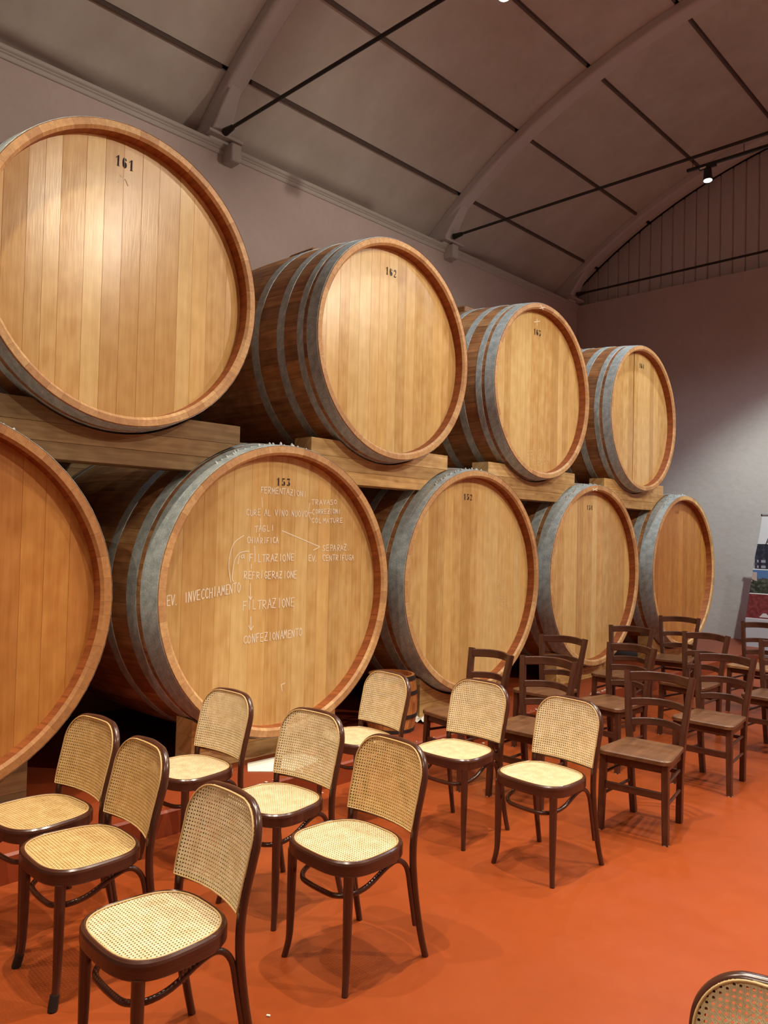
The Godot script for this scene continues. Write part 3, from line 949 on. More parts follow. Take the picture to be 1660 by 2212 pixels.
func chalk_line(mb: MB, pts: Array, x: float, w := 0.0055) -> void:
	for i in pts.size() - 1:
		var a: Vector2 = pts[i]
		var b: Vector2 = pts[i + 1]
		var d := (b - a).normalized()
		var nn := Vector2(-d.y, d.x) * w * 0.5
		a -= d * w * 0.3
		b += d * w * 0.3
		var xi := x + 0.00006 * (mb.v.size() / 6 % 40)
		var f := func(p: Vector2) -> Vector3: return Vector3(xi, p.y, p.x)
		mb.flat(f.call(a + nn), f.call(b + nn * rng.randf_range(0.7, 1.1)), f.call(b - nn * rng.randf_range(0.7, 1.1)), f.call(a - nn), Vector3.RIGHT)

func chalk_word(o: Node3D, txt: String, a: Vector2, b: Vector2, h: float, r: float, length: float, m: Material, w := 0.0055) -> void:
	var mb := MB.new()
	var x := length * 0.5 - HEAD_D + 0.0016
	var adv := (b - a) / txt.length()
	var dir := adv.normalized()
	var up := Vector2(dir.y, -dir.x) if dir.x < 0 else Vector2(-dir.y, dir.x)
	if absf(dir.y) < 0.3: up = Vector2(0, 1)
	for i in txt.length():
		var ch := txt[i]
		if ch == " ": continue
		var strokes: Array = FONT[ch].duplicate()
		if ch == "E": strokes.append(FONT["e"][0])
		var jo := Vector2(rng.randf_range(-0.003, 0.003), rng.randf_range(-0.003, 0.003))
		var jh := rng.randf_range(0.92, 1.06)
		for s in strokes:
			var pts := []
			for k in range(0, s.size(), 2):
				pts.append(a + adv * i + adv * s[k] * 1.25 + up * s[k + 1] * h * jh + jo + Vector2(rng.randf_range(-0.0012, 0.0012), rng.randf_range(-0.0012, 0.0012)))
			chalk_line(mb, pts, x, w)
	part("chalk_word", mb, m, o).position = Vector3(0, r + 0.075, 0)

func chalk_mark(o: Node3D, lines: Array, r: float, length: float, m: Material, w := 0.0055, depth := HEAD_D) -> void:
	var mb := MB.new()
	for l in lines:
		var pts := []
		for k in range(0, l.size(), 2): pts.append(Vector2(l[k], l[k + 1]))
		if pts.size() > 3:
			var p3 := []
			for p in pts: p3.append(Vector3(p.x, p.y, 0))
			pts = []
			for p in smooth(p3, 5): pts.append(Vector2(p.x, p.y))
		chalk_line(mb, pts, length * 0.5 - depth + 0.0016, w)
	part("chalk_mark", mb, m, o).position = Vector3(0, r + 0.075, 0)

func build_casks() -> void:
	var L := 2.3
	var o := cask("161", Vector3(-0.005, UP_Y, -2.154), UP_R, true, "huge oak cask stencilled 161 at the left of the upper row, nearest and brightest", {"boards": 14})
	stencil(o, "161", 0.088, 0.652, 0.112, 0.064, UP_R, L, M.ink)
	chalk_mark(o, [[0.069, 0.556, -0.014, 0.637], [0.055, 0.602, 0.03, 0.592, 0.017, 0.58, 0.005, 0.558]], UP_R, L, M.chalk, 0.005)
	o = cask("162", Vector3(0.0, UP_Y, -4.44), UP_R, true, "huge oak cask stencilled 162, second from the left in the upper row", {"boards": 15})
	stencil(o, "162", 0.1, 0.605, 0.125, 0.063, UP_R, L, M.ink)
	o = cask("163", Vector3(-0.02, UP_Y, -6.614), UP_R, true, "huge oak cask stencilled 163 with a chalk cross and ERIC SECCO written on its head", {"boards": 14})
	stencil(o, "163", 0.103, 0.572, 0.128, 0.06, UP_R, L, M.ink)
	chalk_mark(o, [[0.046, 0.735, 0.044, 0.671], [0.097, 0.695, -0.005, 0.726]], UP_R, L, M.chalk, 0.008)
	chalk_mark(o, [[0.141, 0.804, 0.05, 0.836], [0.127, 0.842, 0.08, 0.806]], UP_R, L, M.chalk, 0.007, 0.0)
	chalk_word(o, "ERIC", Vector2(0.2, -0.686), Vector2(-0.08, -0.625), 0.07, UP_R, L, M.chalk_faint, 0.006)
	chalk_word(o, "SECCO", Vector2(0.064, -0.745), Vector2(-0.22, -0.7), 0.055, UP_R, L, M.chalk_faint, 0.005)
	o = cask("164", Vector3(-0.005, UP_Y, -8.823), UP_R, true, "huge oak cask stencilled 164, last of the upper row, its head split", {"boards": 13, "split": 7, "split_z": 0.145})
	stencil(o, "164", 0.007, 0.63, 0.12, 0.06, UP_R, L, M.ink)
	L = 2.4
	o = cask("153", Vector3(0.019, LO_Y, -3.351), LO_R, false, "huge oak cask stencilled 153 and covered in white chalk writing", {"boards": 15})
	stencil(o, "153", 0.06, 0.718, 0.12, 0.054, LO_R, L, M.ink)
	var words := [["FERMENTAZIONI", 0.194, 0.66, -0.217, 0.652, 0.042], ["CURE AL VINO NUOVO", 0.305, 0.502, -0.231, 0.512, 0.042], ["TRAVASO", -0.263, 0.598, -0.514, 0.612, 0.034], ["CORREZIONI", -0.274, 0.532, -0.554, 0.543, 0.034], ["COLMATURE", -0.267, 0.47, -0.579, 0.474, 0.034],
		["TAGLI", 0.234, 0.393, 0.067, 0.404, 0.042], ["SEPARAZ.", -0.38, 0.265, -0.66, 0.272, 0.042], ["EV. CENTRIFUGA", -0.246, 0.195, -0.709, 0.195, 0.042], ["CHIARIFICA", 0.295, 0.318, 0.025, 0.32, 0.04],
		["FILTRAZIONE", 0.272, 0.192, -0.117, 0.197, 0.052], ["REFRIGERAZIONE", 0.31, 0.08, -0.151, 0.077, 0.048], ["EV. INVECCHIAMENTO", 0.879, -0.07, 0.332, -0.002, 0.062], ["FILTRAZIONE", 0.313, -0.128, -0.136, -0.123, 0.062], ["CONFEZIONAMENTO", 0.298, -0.348, -0.21, -0.335, 0.054]]
	for q in words:
		chalk_word(o, q[0], Vector2(q[1], q[2]), Vector2(q[3], q[4]), q[5], LO_R, L, M.chalk, 0.0062)
	var marks := [[[0.181, 0.627, 0.176, 0.564]], [[0.188, 0.485, 0.184, 0.439]], [[0.195, 0.383, 0.193, 0.361]], [[0.231, 0.299, 0.226, 0.241]], [[0.254, 0.178, 0.253, 0.149]],
		[[-0.001, 0.406, -0.352, 0.296], [-0.292, 0.272, -0.352, 0.296, -0.299, 0.314]], [[0.32, 0.369, 0.395, 0.32, 0.428, 0.235, 0.432, 0.152, 0.414, 0.061]], [[0.275, 0.265, 0.349, 0.253, 0.39, 0.199, 0.404, 0.091, 0.393, 0.067]],
		[[0.361, 0.181, 0.352, 0.235]], [[0.318, 0.24, 0.33, 0.238, 0.338, 0.228, 0.33, 0.218, 0.318, 0.228, 0.318, 0.242, 0.314, 0.216]],
		[[0.257, 0.05, 0.253, -0.06], [0.267, -0.035, 0.253, -0.06, 0.24, -0.039]], [[0.245, -0.171, 0.241, -0.263], [0.261, -0.231, 0.241, -0.263, 0.223, -0.236]], [[-0.245, 0.608, -0.234, 0.54], [-0.234, 0.54, -0.258, 0.49], [-0.234, 0.539, -0.268, 0.54]], [[-0.062, -0.652, -0.03, -0.658, -0.039, -0.704]]]
	for q in marks: chalk_mark(o, q, LO_R, L, M.chalk, 0.0064)
	o = cask("152", Vector3(-0.02, LO_Y, -5.56), LO_R, false, "huge oak cask stencilled 152, to the right of the cask with chalk writing", {"boards": 16})
	stencil(o, "152", 0.13, 0.722, 0.125, 0.055, LO_R, L, M.ink)
	chalk_word(o, "VINO", Vector2(-0.36, -0.03), Vector2(-0.52, -0.11), 0.05, LO_R, L, M.chalk_faint, 0.005)
	chalk_mark(o, [[-0.385, -0.105, -0.39, -0.15]], LO_R, L, M.chalk_faint, 0.008)
	chalk_word(o, "VECCHIO", Vector2(-0.39, -0.2), Vector2(-0.68, -0.36), 0.06, LO_R, L, M.chalk_faint, 0.005)
	o = cask("151", Vector3(-0.02, LO_Y, -7.742), LO_R, false, "huge oak cask stencilled 151 with a pale drip line down its head", {"boards": 15})
	stencil(o, "151", 0.12, 0.718, 0.128, 0.05, LO_R, L, M.ink)
	chalk_mark(o, [[0.16, 0.944, 0.06, 0.93], [0.152, 0.924, 0.06, 0.955]], LO_R, L, M.chalk, 0.008, 0.0)
	chalk_mark(o, [[0.287, 0.74, 0.283, 0.0], [0.283, 0.0, 0.281, -0.6]], LO_R, L, M.drip, 0.008)
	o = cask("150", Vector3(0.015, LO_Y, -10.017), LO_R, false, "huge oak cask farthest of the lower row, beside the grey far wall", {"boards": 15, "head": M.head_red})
	stencil(o, "150", 0.164, 0.752, 0.12, 0.04, LO_R, L, M.ink_faded)
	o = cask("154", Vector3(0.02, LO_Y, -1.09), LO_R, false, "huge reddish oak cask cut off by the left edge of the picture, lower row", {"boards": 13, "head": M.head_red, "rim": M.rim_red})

# timber cradles
func cradle(called: String, outline: PackedVector2Array, x0: float, x1: float, zc: float, cuts: Array, mats: Array, label: String, cat: String, group: String, yb: float) -> void:
	# outline in (u = -(z - zc), y); built as glued boards
	var o := thing(called, label, cat, Vector3((x0 + x1) * 0.5, yb, zc), 0.0, group)
	for i in cuts.size() - 1:
		var band := PackedVector2Array([Vector2(-3, cuts[i]), Vector2(3, cuts[i]), Vector2(3, cuts[i + 1]), Vector2(-3, cuts[i + 1])])
		var got := Geometry2D.intersect_polygons(outline, band)
		for g in got:
			var sh := Geometry2D.offset_polygon(g, -0.0006, Geometry2D.JOIN_MITER)
			for s in sh:
				if s.size() < 3: continue
				var q := PackedVector2Array()
				for p in s: q.append(Vector2(p.x, p.y - yb))
				var mb := MB.new()
				var dx := rng.randf_range(-0.0015, 0.0015)
				extrude(mb, q, Vector3((x1 - x0) * 0.5 + dx, 0, 0), Vector3(0, 0, -1), Vector3.UP, Vector3(-(x1 - x0), 0, 0), 0.0018, Vector2(rng.randf() * 3, rng.randf() * 3), true)
				part("board", mb, mats[rng.randi() % mats.size()], o)

func arc_cut(outline: Array, c: Vector2, r: float) -> Array:
	var circ := PackedVector2Array()
	for k in 96: circ.append(c + Vector2(cos(TAU * k / 96), sin(TAU * k / 96)) * r)
	var out := []
	for p in outline:
		for q in Geometry2D.clip_polygons(p, circ): out.append(q)
	return out

func biggest(polys: Array) -> PackedVector2Array:
	var best: PackedVector2Array = polys[0]
	var ba := -1.0
	for p in polys:
		var s := 0.0
		for k in p.size(): s += p[k].cross(p[(k + 1) % p.size()])
		if absf(s) > ba:
			ba = absf(s)
			best = p
	return best

func build_cradles() -> void:
	var rows := [[-2.154, -2.245, M.beam_grey, "weathered timber cradle below the nearest cask of the upper row"], [-4.44, -4.455, M.beam, "pale timber cradle below the second cask of the upper row, end face showing"], [-6.614, -6.64, M.beam, "pale timber cradle below the third cask of the upper row, under the ERIC SECCO writing"], [-8.823, -8.88, M.beam, "shaded timber cradle below the farthest cask of the upper row, under the split head"]]
	var lows := [-1.09, -3.351, -5.56, -7.742, -10.017]
	for i in 4:
		for rear in 2:
			var q: Array = rows[i]
			var zc: float = q[1]
			var poly := [PackedVector2Array([Vector2(-0.79, 2.07), Vector2(0.79, 2.07), Vector2(0.79, 2.395), Vector2(-0.79, 2.395)])]
			poly = arc_cut(poly, Vector2(-(q[0] - zc), UP_Y), 0.905)
			for l in lows: poly = arc_cut(poly, Vector2(-(l - zc), LO_Y), 1.03)
			var lab: String = q[3] if rear == 0 else q[3].replace("cradle below", "rear cradle hidden behind").get_slice(",", 0)
			var xa := -0.34 if rear == 0 else -2.15
			cradle("timber_cradle", biggest(poly), xa, xa + 0.19, zc, [2.0, 2.165, 2.27, 2.45], q[2], lab, "cradle", "cradles between the two rows of casks", 2.07)
	for i in 5:
		for rear in 2:
			var zc: float = lows[i]
			var poly := [PackedVector2Array([Vector2(-0.62, PLINTH_H), Vector2(0.62, PLINTH_H), Vector2(0.62, 0.48), Vector2(-0.62, 0.48)])]
			poly = arc_cut(poly, Vector2(0, LO_Y), 1.025)
			var which: String = ["under the cask cut off by the left edge", "under the chalk-written cask, behind the white sheet", "beside the small keg and crumpled paper", "in red shadow under the cask with the pale drip line", "under the farthest cask of the lower row"][i]
			var lab := ("low timber cradle " if rear == 0 else "rear timber cradle ") + which
			var xa := -0.34 if rear == 0 else -2.25
			cradle("floor_cradle", biggest(poly), xa, xa + 0.19, zc, [0.1, 0.26, 0.37, 0.6], M.beam if i != 0 else M.beam_grey, lab, "cradle", "cradles on the plinth", PLINTH_H)

# ---------------------------------------------------------------- small keg
func build_keg() -> void:
	var at := Vector3(-0.09, PLINTH_H, -4.52)
	var o := thing("keg", "small upright wooden keg with dark iron hoops between the casks stencilled 153 and 152", "keg", at)
	var hgt := 0.44
	var rb := 0.185
	var n := 22
	var R := func(u: float) -> float: return rb + 0.028 * (1.0 - pow(2.0 * u - 1.0, 2.0))
	for k in n:
		var mb := MB.new()
		var a0 := TAU * k / n + 0.004
		var a1 := TAU * (k + 1) / n - 0.004
		var uo := Vector2(rng.randf() * 2, rng.randf() * 2)
		for i in 6:
			var u0 := i / 6.0
			var u1 := (i + 1) / 6.0
			var r0: float = R.call(u0)
			var r1: float = R.call(u1)
			var e0 := Vector3(cos(a0), 0, sin(a0))
			var e1 := Vector3(cos(a1), 0, sin(a1))
			var Y := Vector3.UP * hgt
			mb.quad(e0 * r0 + Y * u0, e1 * r0 + Y * u0, e1 * r1 + Y * u1, e0 * r1 + Y * u1, e0, e1, e1, e0, uo + Vector2(0, u0 * hgt), uo + Vector2(0.05, u0 * hgt), uo + Vector2(0.05, u1 * hgt), uo + Vector2(0, u1 * hgt))
			mb.quad(e0 * (r0 - 0.02) + Y * u0, e1 * (r0 - 0.02) + Y * u0, e1 * (r1 - 0.02) + Y * u1, e0 * (r1 - 0.02) + Y * u1, -e0, -e1, -e1, -e0, uo, uo, uo, uo)
		var t0 := Vector3(cos(a0), 0, sin(a0))
		var t1 := Vector3(cos(a1), 0, sin(a1))
		var ty := Vector3(0, hgt, 0)
		mb.flat(t0 * rb + ty, t1 * rb + ty, t1 * (rb - 0.02) + ty, t0 * (rb - 0.02) + ty, Vector3.UP)
		part("stave", mb, M.keg, o)
	var mb2 := MB.new()
	for k in 32:
		var a0 := TAU * k / 32.0
		var a1 := TAU * (k + 1) / 32.0
		mb2.tri(Vector3(0, hgt - 0.035, 0), Vector3(cos(a0) * 0.18, hgt - 0.035, sin(a0) * 0.18), Vector3(cos(a1) * 0.18, hgt - 0.035, sin(a1) * 0.18), Vector3.UP, Vector3.UP, Vector3.UP, Vector2.ZERO, Vector2(cos(a0), sin(a0)) * 0.18, Vector2(cos(a1), sin(a1)) * 0.18)
	part("keg_head", mb2, M.keg, o)
	for h in [[0.0, 0.03], [0.115, 0.145], [0.295, 0.325], [0.405, 0.438]]:
		var mb := MB.new()
		var r0: float = R.call(h[0] / hgt)
		var r1: float = R.call(h[1] / hgt)
		for k in 36:
			var e0 := Vector3(cos(TAU * k / 36), 0, sin(TAU * k / 36))
			var e1 := Vector3(cos(TAU * (k + 1) / 36), 0, sin(TAU * (k + 1) / 36))
			var y0 := Vector3(0, h[0], 0)
			var y1 := Vector3(0, h[1], 0)
			mb.quad(e0 * (r0 + 0.004) + y0, e1 * (r0 + 0.004) + y0, e1 * (r1 + 0.004) + y1, e0 * (r1 + 0.004) + y1, e0, e1, e1, e0)
			mb.flat(e0 * r1 + y1, e1 * r1 + y1, e1 * (r1 + 0.004) + y1, e0 * (r1 + 0.004) + y1, Vector3.UP)
			mb.flat(e0 * r0 + y0, e1 * r0 + y0, e1 * (r0 + 0.004) + y0, e0 * (r0 + 0.004) + y0, Vector3.DOWN)
		part("hoop", mb, M.iron, o)

# ---------------------------------------------------------------- cane chair
func seat_outline(inset: float, n := 48) -> PackedVector2Array:
	var p := PackedVector2Array()
	for k in n:
		var a := TAU * k / n
		var c := cos(a)
		var s := sin(a)
		var e := 2.0 / 3.0
		var z := signf(s) * pow(absf(s), e) * (0.198 - inset)
		var hw := lerpf(0.196, 0.22, (z + 0.198) / 0.396) - inset
		p.append(Vector2(signf(c) * pow(absf(c), e) * hw, z))
	return p

func back_z(u: float, y: float) -> float:
	var zp := -0.185 - 0.06 * smoothstep(0.46, 0.82, y) - 0.012 * (y - 0.46)
	return zp - 0.032 * (1.0 - (u / 0.195) * (u / 0.195))

func weave(mb: MB, outline: PackedVector2Array, f: Callable, nf: Callable, pitch: float, segs: int) -> void:
	# six-way cane: two close strands each way and one along each diagonal
	var lo := outline[0]
	var hi := outline[0]
	for p in outline:
		lo = lo.min(p)
		hi = hi.max(p)
	var c := (lo + hi) * 0.5
	var rad := (hi - lo).length() * 0.5
	var sets := [[0.0, pitch, [-0.00175, 0.00175], 0.0031, 0.0], [90.0, pitch, [-0.00175, 0.00175], 0.0031, 0.0004], [45.0, pitch * 0.70711, [0.0], 0.0021, 0.0008], [135.0, pitch * 0.70711, [0.0], 0.0021, 0.0012]]
	for s in sets:
		var d := Vector2(cos(deg_to_rad(s[0])), sin(deg_to_rad(s[0])))
		var m := Vector2(-d.y, d.x)
		var cnt := int(rad / s[1]) + 1
		for k in range(-cnt, cnt + 1):
			for off in s[2]:
				# diagonals cross at the strand crossings
				var q: float = (k + (0.5 if s[2].size() == 1 else 0.0)) * s[1] + off
				var o := c + m * q
				var hits := []
				for e in outline.size():
					var hit = Geometry2D.segment_intersects_segment(o - d * rad * 1.5, o + d * rad * 1.5, outline[e], outline[(e + 1) % outline.size()])
					if hit != null: hits.append(hit)
				if hits.size() < 2: continue
				var a: Vector2 = hits[0]
				var b: Vector2 = hits[1]
				if hits.size() > 2:
					for h in hits:
						if (h - a).length() > (b - a).length(): b = h
				if a.distance_to(b) < 0.006: continue
				var hw: float = s[3] * 0.5
				for g in segs:
					var p0 := a.lerp(b, float(g) / segs)
					var p1 := a.lerp(b, float(g + 1) / segs)
					var n0: Vector3 = nf.call(p0)
					var n1: Vector3 = nf.call(p1)
					var l: float = s[4]
					var A: Vector3 = f.call(p0 + m * hw) + n0 * l
					var B: Vector3 = f.call(p0 - m * hw) + n0 * l
					var C: Vector3 = f.call(p1 - m * hw) + n1 * l
					var D: Vector3 = f.call(p1 + m * hw) + n1 * l
					var T0 := n0 * 0.0007
					var T1 := n1 * 0.0007
					var sd := (A - B).normalized()
					mb.quad(A + T0, B + T0, C + T1, D + T1, (n0 + sd * 0.15).normalized(), (n0 - sd * 0.15).normalized(), (n1 - sd * 0.15).normalized(), (n1 + sd * 0.15).normalized(), p0, p0, p1, p1)
					mb.quad(A - T0, B - T0, C - T1, D - T1, (-n0 + sd * 0.15).normalized(), (-n0 - sd * 0.15).normalized(), (-n1 - sd * 0.15).normalized(), (-n1 + sd * 0.15).normalized(), p0, p0, p1, p1)

func make_cane_chair() -> Node3D:
	var o := thing("cane_chair", "bentwood chair", "chair", Vector3.ZERO, 0.0, "bentwood cane chairs")
	var mb := MB.new()
	var ol := seat_outline(0.0)
	# seat rail: a bent hoop, rounded at its upper edge
	var prof_ := [Vector2(0.004, 0.424), Vector2(0.0, 0.43), Vector2(0.0, 0.466), Vector2(0.003, 0.474), Vector2(0.009, 0.479), Vector2(0.012, 0.48), Vector2(0.015, 0.476), Vector2(0.017, 0.466), Vector2(0.024, 0.43), Vector2(0.02, 0.424)]
	var n := ol.size()
	var loops := []
	for q in prof_: loops.append(seat_outline(q.x))
	for k in prof_.size():
		var k2 := (k + 1) % prof_.size()
		var dq: Vector2 = (prof_[k2] - prof_[k]).normalized()
		for i in n:
			var j := (i + 1) % n
			var a := Vector3(loops[k][i].x, prof_[k].y, loops[k][i].y)
			var b := Vector3(loops[k][j].x, prof_[k].y, loops[k][j].y)
			var c := Vector3(loops[k2][j].x, prof_[k2].y, loops[k2][j].y)
			var d := Vector3(loops[k2][i].x, prof_[k2].y, loops[k2][i].y)
			var ni := Vector3(ol[i].x / 0.05, 0, ol[i].y / 0.045)
			var on := func(m: int) -> Vector3:
				var tg: Vector2 = (ol[(m + 1) % n] - ol[(m - 1 + n) % n]).normalized()
				return Vector3(tg.y, 0, -tg.x)
			var oi: Vector3 = on.call(i)
			var oj: Vector3 = on.call(j)
			if oi.dot(ni) < 0: oi = -oi; oj = -oj
			# inset grows inwards: out = -inset
			var na := (oi * dq.y + Vector3.UP * dq.x).normalized()
			var nb := (oj * dq.y + Vector3.UP * dq.x).normalized()
			var per := i * 0.028
			mb.quad(a, b, c, d, na, nb, nb, na, Vector2(k * 0.02, per), Vector2(k * 0.02, per + 0.028), Vector2(k * 0.02 + 0.02, per + 0.028), Vector2(k * 0.02 + 0.02, per))
	var seat := part("seat_frame", mb, M.bent, o)
	mb = MB.new()
	weave(mb, seat_outline(0.0155), func(p: Vector2) -> Vector3: return Vector3(p.x, 0.4725, p.y), func(_p: Vector2) -> Vector3: return Vector3.UP, 0.012, 1)
	var wv := part("seat_cane", mb, M.cane, o, "woven cane seat")
	wv.set_meta("kind", "stuff")
	mb = MB.new()
	var eb := []
	for p in seat_outline(0.0185): eb.append(Vector3(p.x, 0.4762, p.y))
	tube(mb, eb, [0.0031], 6, false, true)
	part("cane_border", mb, M.cane_edge, seat)
	# front legs
	for s in [-1.0, 1.0]:
		mb = MB.new()
		var pts := smooth([Vector3(0.168 * s, 0.43, 0.142), Vector3(0.169 * s, 0.3, 0.143), Vector3(0.1695 * s, 0.16, 0.144), Vector3(0.172 * s, 0.07, 0.147), Vector3(0.182 * s, 0.0, 0.16)], 4)
		var rr := []
		for k in pts.size(): rr.append(lerpf(0.0195, 0.0125, smoothstep(0.0, 1.0, float(k) / (pts.size() - 1))))
		tube(mb, pts, rr, 12)
		part("leg", mb, M.bent, o)
	# back frame: one bent rod, from foot over the top to the other foot
	mb = MB.new()
	var arch := []
	var hw := 0.190
	var half := [Vector3(hw + 0.006, 0.0, -0.262), Vector3(hw, 0.1, -0.236), Vector3(hw - 0.004, 0.25, -0.206), Vector3(hw - 0.005, 0.40, -0.188), Vector3(hw - 0.003, 0.52, back_z(0.187, 0.52)), Vector3(hw + 0.002, 0.64, back_z(0.192, 0.64)), Vector3(hw + 0.004, 0.705, back_z(0.194, 0.705))]
	for p in half: arch.append(p)
	for k in range(1, 6):
		var a := PI * 0.5 * k / 5.0
		var x := hw - 0.102 + 0.106 * cos(a)
		var y := 0.71 + 0.106 * sin(a)
		arch.append(Vector3(x, y, back_z(x, y) + 0.002))
	var left := []
	for k in range(arch.size() - 1, -1, -1): left.append(Vector3(-arch[k].x, arch[k].y, arch[k].z))
	var mid := [Vector3(0, 0.8195, back_z(0, 0.82))]
	var all_pts := smooth(arch + mid + left, 4)
	var rads := []
	for p in all_pts: rads.append(lerpf(0.0135, 0.0150, smoothstep(0.0, 0.35, p.y)))
	tube(mb, all_pts, rads, 12)
	var bf := part("back_frame", mb, M.bent, o)
	# lower rail of the back
	mb = MB.new()
	var rail := []
	for k in 13:
		var u := lerpf(-0.178, 0.178, k / 12.0)
		rail.append(Vector3(u, 0.513, back_z(u, 0.513)))
	bar(mb, rail, 0.03, 0.014, Vector3(0, 0, 1), 0.004)
	part("back_rail", mb, M.bent, o)
	var bo := PackedVector2Array([Vector2(-0.191, 0.514), Vector2(0.191, 0.514), Vector2(0.196, 0.705)])
	for k in range(0, 13):
		var a := PI * 0.5 * k / 12.0
		bo.append(Vector2(0.196 - 0.107 + 0.107 * cos(a), 0.71 + 0.113 * sin(a)))
	for k in range(12, -1, -1):
		var a := PI * 0.5 * k / 12.0
		bo.append(Vector2(-(0.196 - 0.107 + 0.107 * cos(a)), 0.71 + 0.113 * sin(a)))
	mb = MB.new()
	var bfn := func(p: Vector2) -> Vector3: return Vector3(p.x, p.y, back_z(p.x, p.y) + 0.0175)
	var bnn := func(p: Vector2) -> Vector3:
		return Vector3(-0.064 * p.x / 0.038, 0.16, 1.0).normalized()
	weave(mb, bo, bfn, bnn, 0.012, 6)
	var wb := part("back_cane", mb, M.cane, o, "woven cane back")
	wb.set_meta("kind", "stuff")
	mb = MB.new()
	var bb := []
	for k in bo.size():
		var a := bo[k]
		var b := bo[(k + 1) % bo.size()]
		var st := 6 if a.distance_to(b) > 0.1 else 1
		for j in st:
			var p := a.lerp(b, float(j) / st)
			p = Vector2(p.x * 0.99, lerpf(p.y, 0.66, 0.008))
			bb.append(bfn.call(p) + Vector3(0, 0, 0.004))
	tube(mb, bb, [0.003], 6, false, true)
	part("cane_border", mb, M.cane_edge, bf)
	# bent brace: from low on one rear leg, up, forward under the seat, round the front, and back
	mb = MB.new()
	var br := [Vector3(0.181, 0.135, -0.212), Vector3(0.178, 0.27, -0.186), Vector3(0.174, 0.37, -0.165), Vector3(0.17, 0.412, -0.12), Vector3(0.166, 0.402, -0.06), Vector3(0.158, 0.355, 0.03), Vector3(0.142, 0.338, 0.1), Vector3(0.1, 0.332, 0.142), Vector3(0.045, 0.33, 0.152)]
	var bl := []
	for k in range(br.size() - 1, -1, -1): bl.append(Vector3(-br[k].x, br[k].y, br[k].z))
	tube(mb, smooth(br + bl, 4), [0.0105], 9)
	part("bent_brace", mb, M.bent, o)
	return o

# ---------------------------------------------------------------- ladder-back chair
func make_ladder_chair() -> Node3D:
	var o := thing("ladder_back_chair", "ladder-back chair", "chair", Vector3.ZERO, 0.0, "dark ladder-back chairs")
	var mb := MB.new()
	# seat board with rounded front corners, narrower behind
	var sp := PackedVector2Array()
	for c in [[0.212, 0.2, 0.05], [0.176, -0.205, 0.02], [-0.176, -0.205, 0.02], [-0.212, 0.2, 0.05]]:
		var cx: float = c[0] - signf(c[0]) * c[2]
		var cz: float = c[1] - signf(c[1]) * c[2]
		var st: float = [90.0, 0.0, -90.0, -180.0][[0.212, 0.176, -0.176, -0.212].find(c[0])]
		for k in 6:
			var a := deg_to_rad(st - 90.0 * k / 5.0)
			sp.append(Vector2(cx + cos(a) * c[2], cz + sin(a) * c[2]))
	extrude(mb, sp, Vector3(0, 0.468, 0), Vector3.RIGHT, Vector3(0, 0, 1), Vector3(0, -0.026, 0), 0.006)
	part("seat", mb, M.seat, o)
	# aprons below the seat
	mb = MB.new()
	bar(mb, [Vector3(-0.165, 0.415, 0.158), Vector3(0.165, 0.415, 0.158)], 0.05, 0.02, Vector3(0, 0, 1))
	bar(mb, [Vector3(-0.135, 0.415, -0.195), Vector3(0.135, 0.415, -0.195)], 0.05, 0.02, Vector3(0, 0, 1))
	for s in [-1.0, 1.0]: bar(mb, [Vector3(0.175 * s, 0.415, 0.15), Vector3(0.152 * s, 0.415, -0.19)], 0.05, 0.02, Vector3(1, 0, 0))
	part("apron", mb, M.dark, o)
	for s in [-1.0, 1.0]:
		mb = MB.new()
		bar(mb, [Vector3(0.178 * s, 0.442, 0.158), Vector3(0.183 * s, 0.2, 0.165), Vector3(0.188 * s, 0.0, 0.171)], 0.04, 0.04, Vector3(0, 0, 1), 0.005, [1.0, 0.95, 0.88])
		var lg := part("leg", mb, M.dark, o)
		mb = MB.new()
		tube(mb, [Vector3(0.188 * s, 0.003, 0.171), Vector3(0.188 * s, -0.0, 0.171)], [0.02, 0.018], 10)
		part("foot_glide", mb, M.glide, lg)
		mb = MB.new()
		var post := smooth([Vector3(0.139 * s, 0.0, -0.244), Vector3(0.148 * s, 0.22, -0.222), Vector3(0.159 * s, 0.45, -0.215), Vector3(0.178 * s, 0.66, -0.235), Vector3(0.199 * s, 0.868, -0.274)], 4)
		bar(mb, post, 0.036, 0.046, Vector3(0, 0, 1), 0.006)
		part("back_post", mb, M.dark, o)
	# three bowed rails
	for q in [[0.832, 0.058, 0.189], [0.677, 0.046, 0.174], [0.557, 0.046, 0.163]]:
		mb = MB.new()
		var pts := []
		var zz: float = -0.215 - 0.059 * pow(maxf((q[0] - 0.45) / 0.418, 0.0), 1.5)
		for k in 11:
			var u := lerpf(-1.0, 1.0, k / 10.0)
			pts.append(Vector3(q[2] * u, q[0] + 0.008 * (1.0 - u * u), zz - 0.08 * (1.0 - u * u)))
		bar(mb, pts, q[1], 0.018, Vector3(0, 0, 1), 0.006)
		part("back_rail", mb, M.dark, o)
	mb = MB.new()
	bar(mb, [Vector3(-0.18, 0.262, 0.163), Vector3(0.18, 0.262, 0.163)], 0.042, 0.018, Vector3(0, 0, 1))
	part("front_stretcher", mb, M.dark, o)
	mb = MB.new()
	bar(mb, [Vector3(-0.145, 0.31, -0.218), Vector3(0.145, 0.31, -0.218)], 0.026, 0.016, Vector3(0, 0, 1))
	part("rear_stretcher", mb, M.dark, o)
	for s in [-1.0, 1.0]:
		for y in [0.325, 0.205]:
			mb = MB.new()
			tube(mb, [Vector3(0.181 * s, y, 0.16), Vector3(0.149 * s, y, -0.222)], [0.0095, 0.0095], 9)
			part("side_stretcher", mb, M.dark, o)
	return o

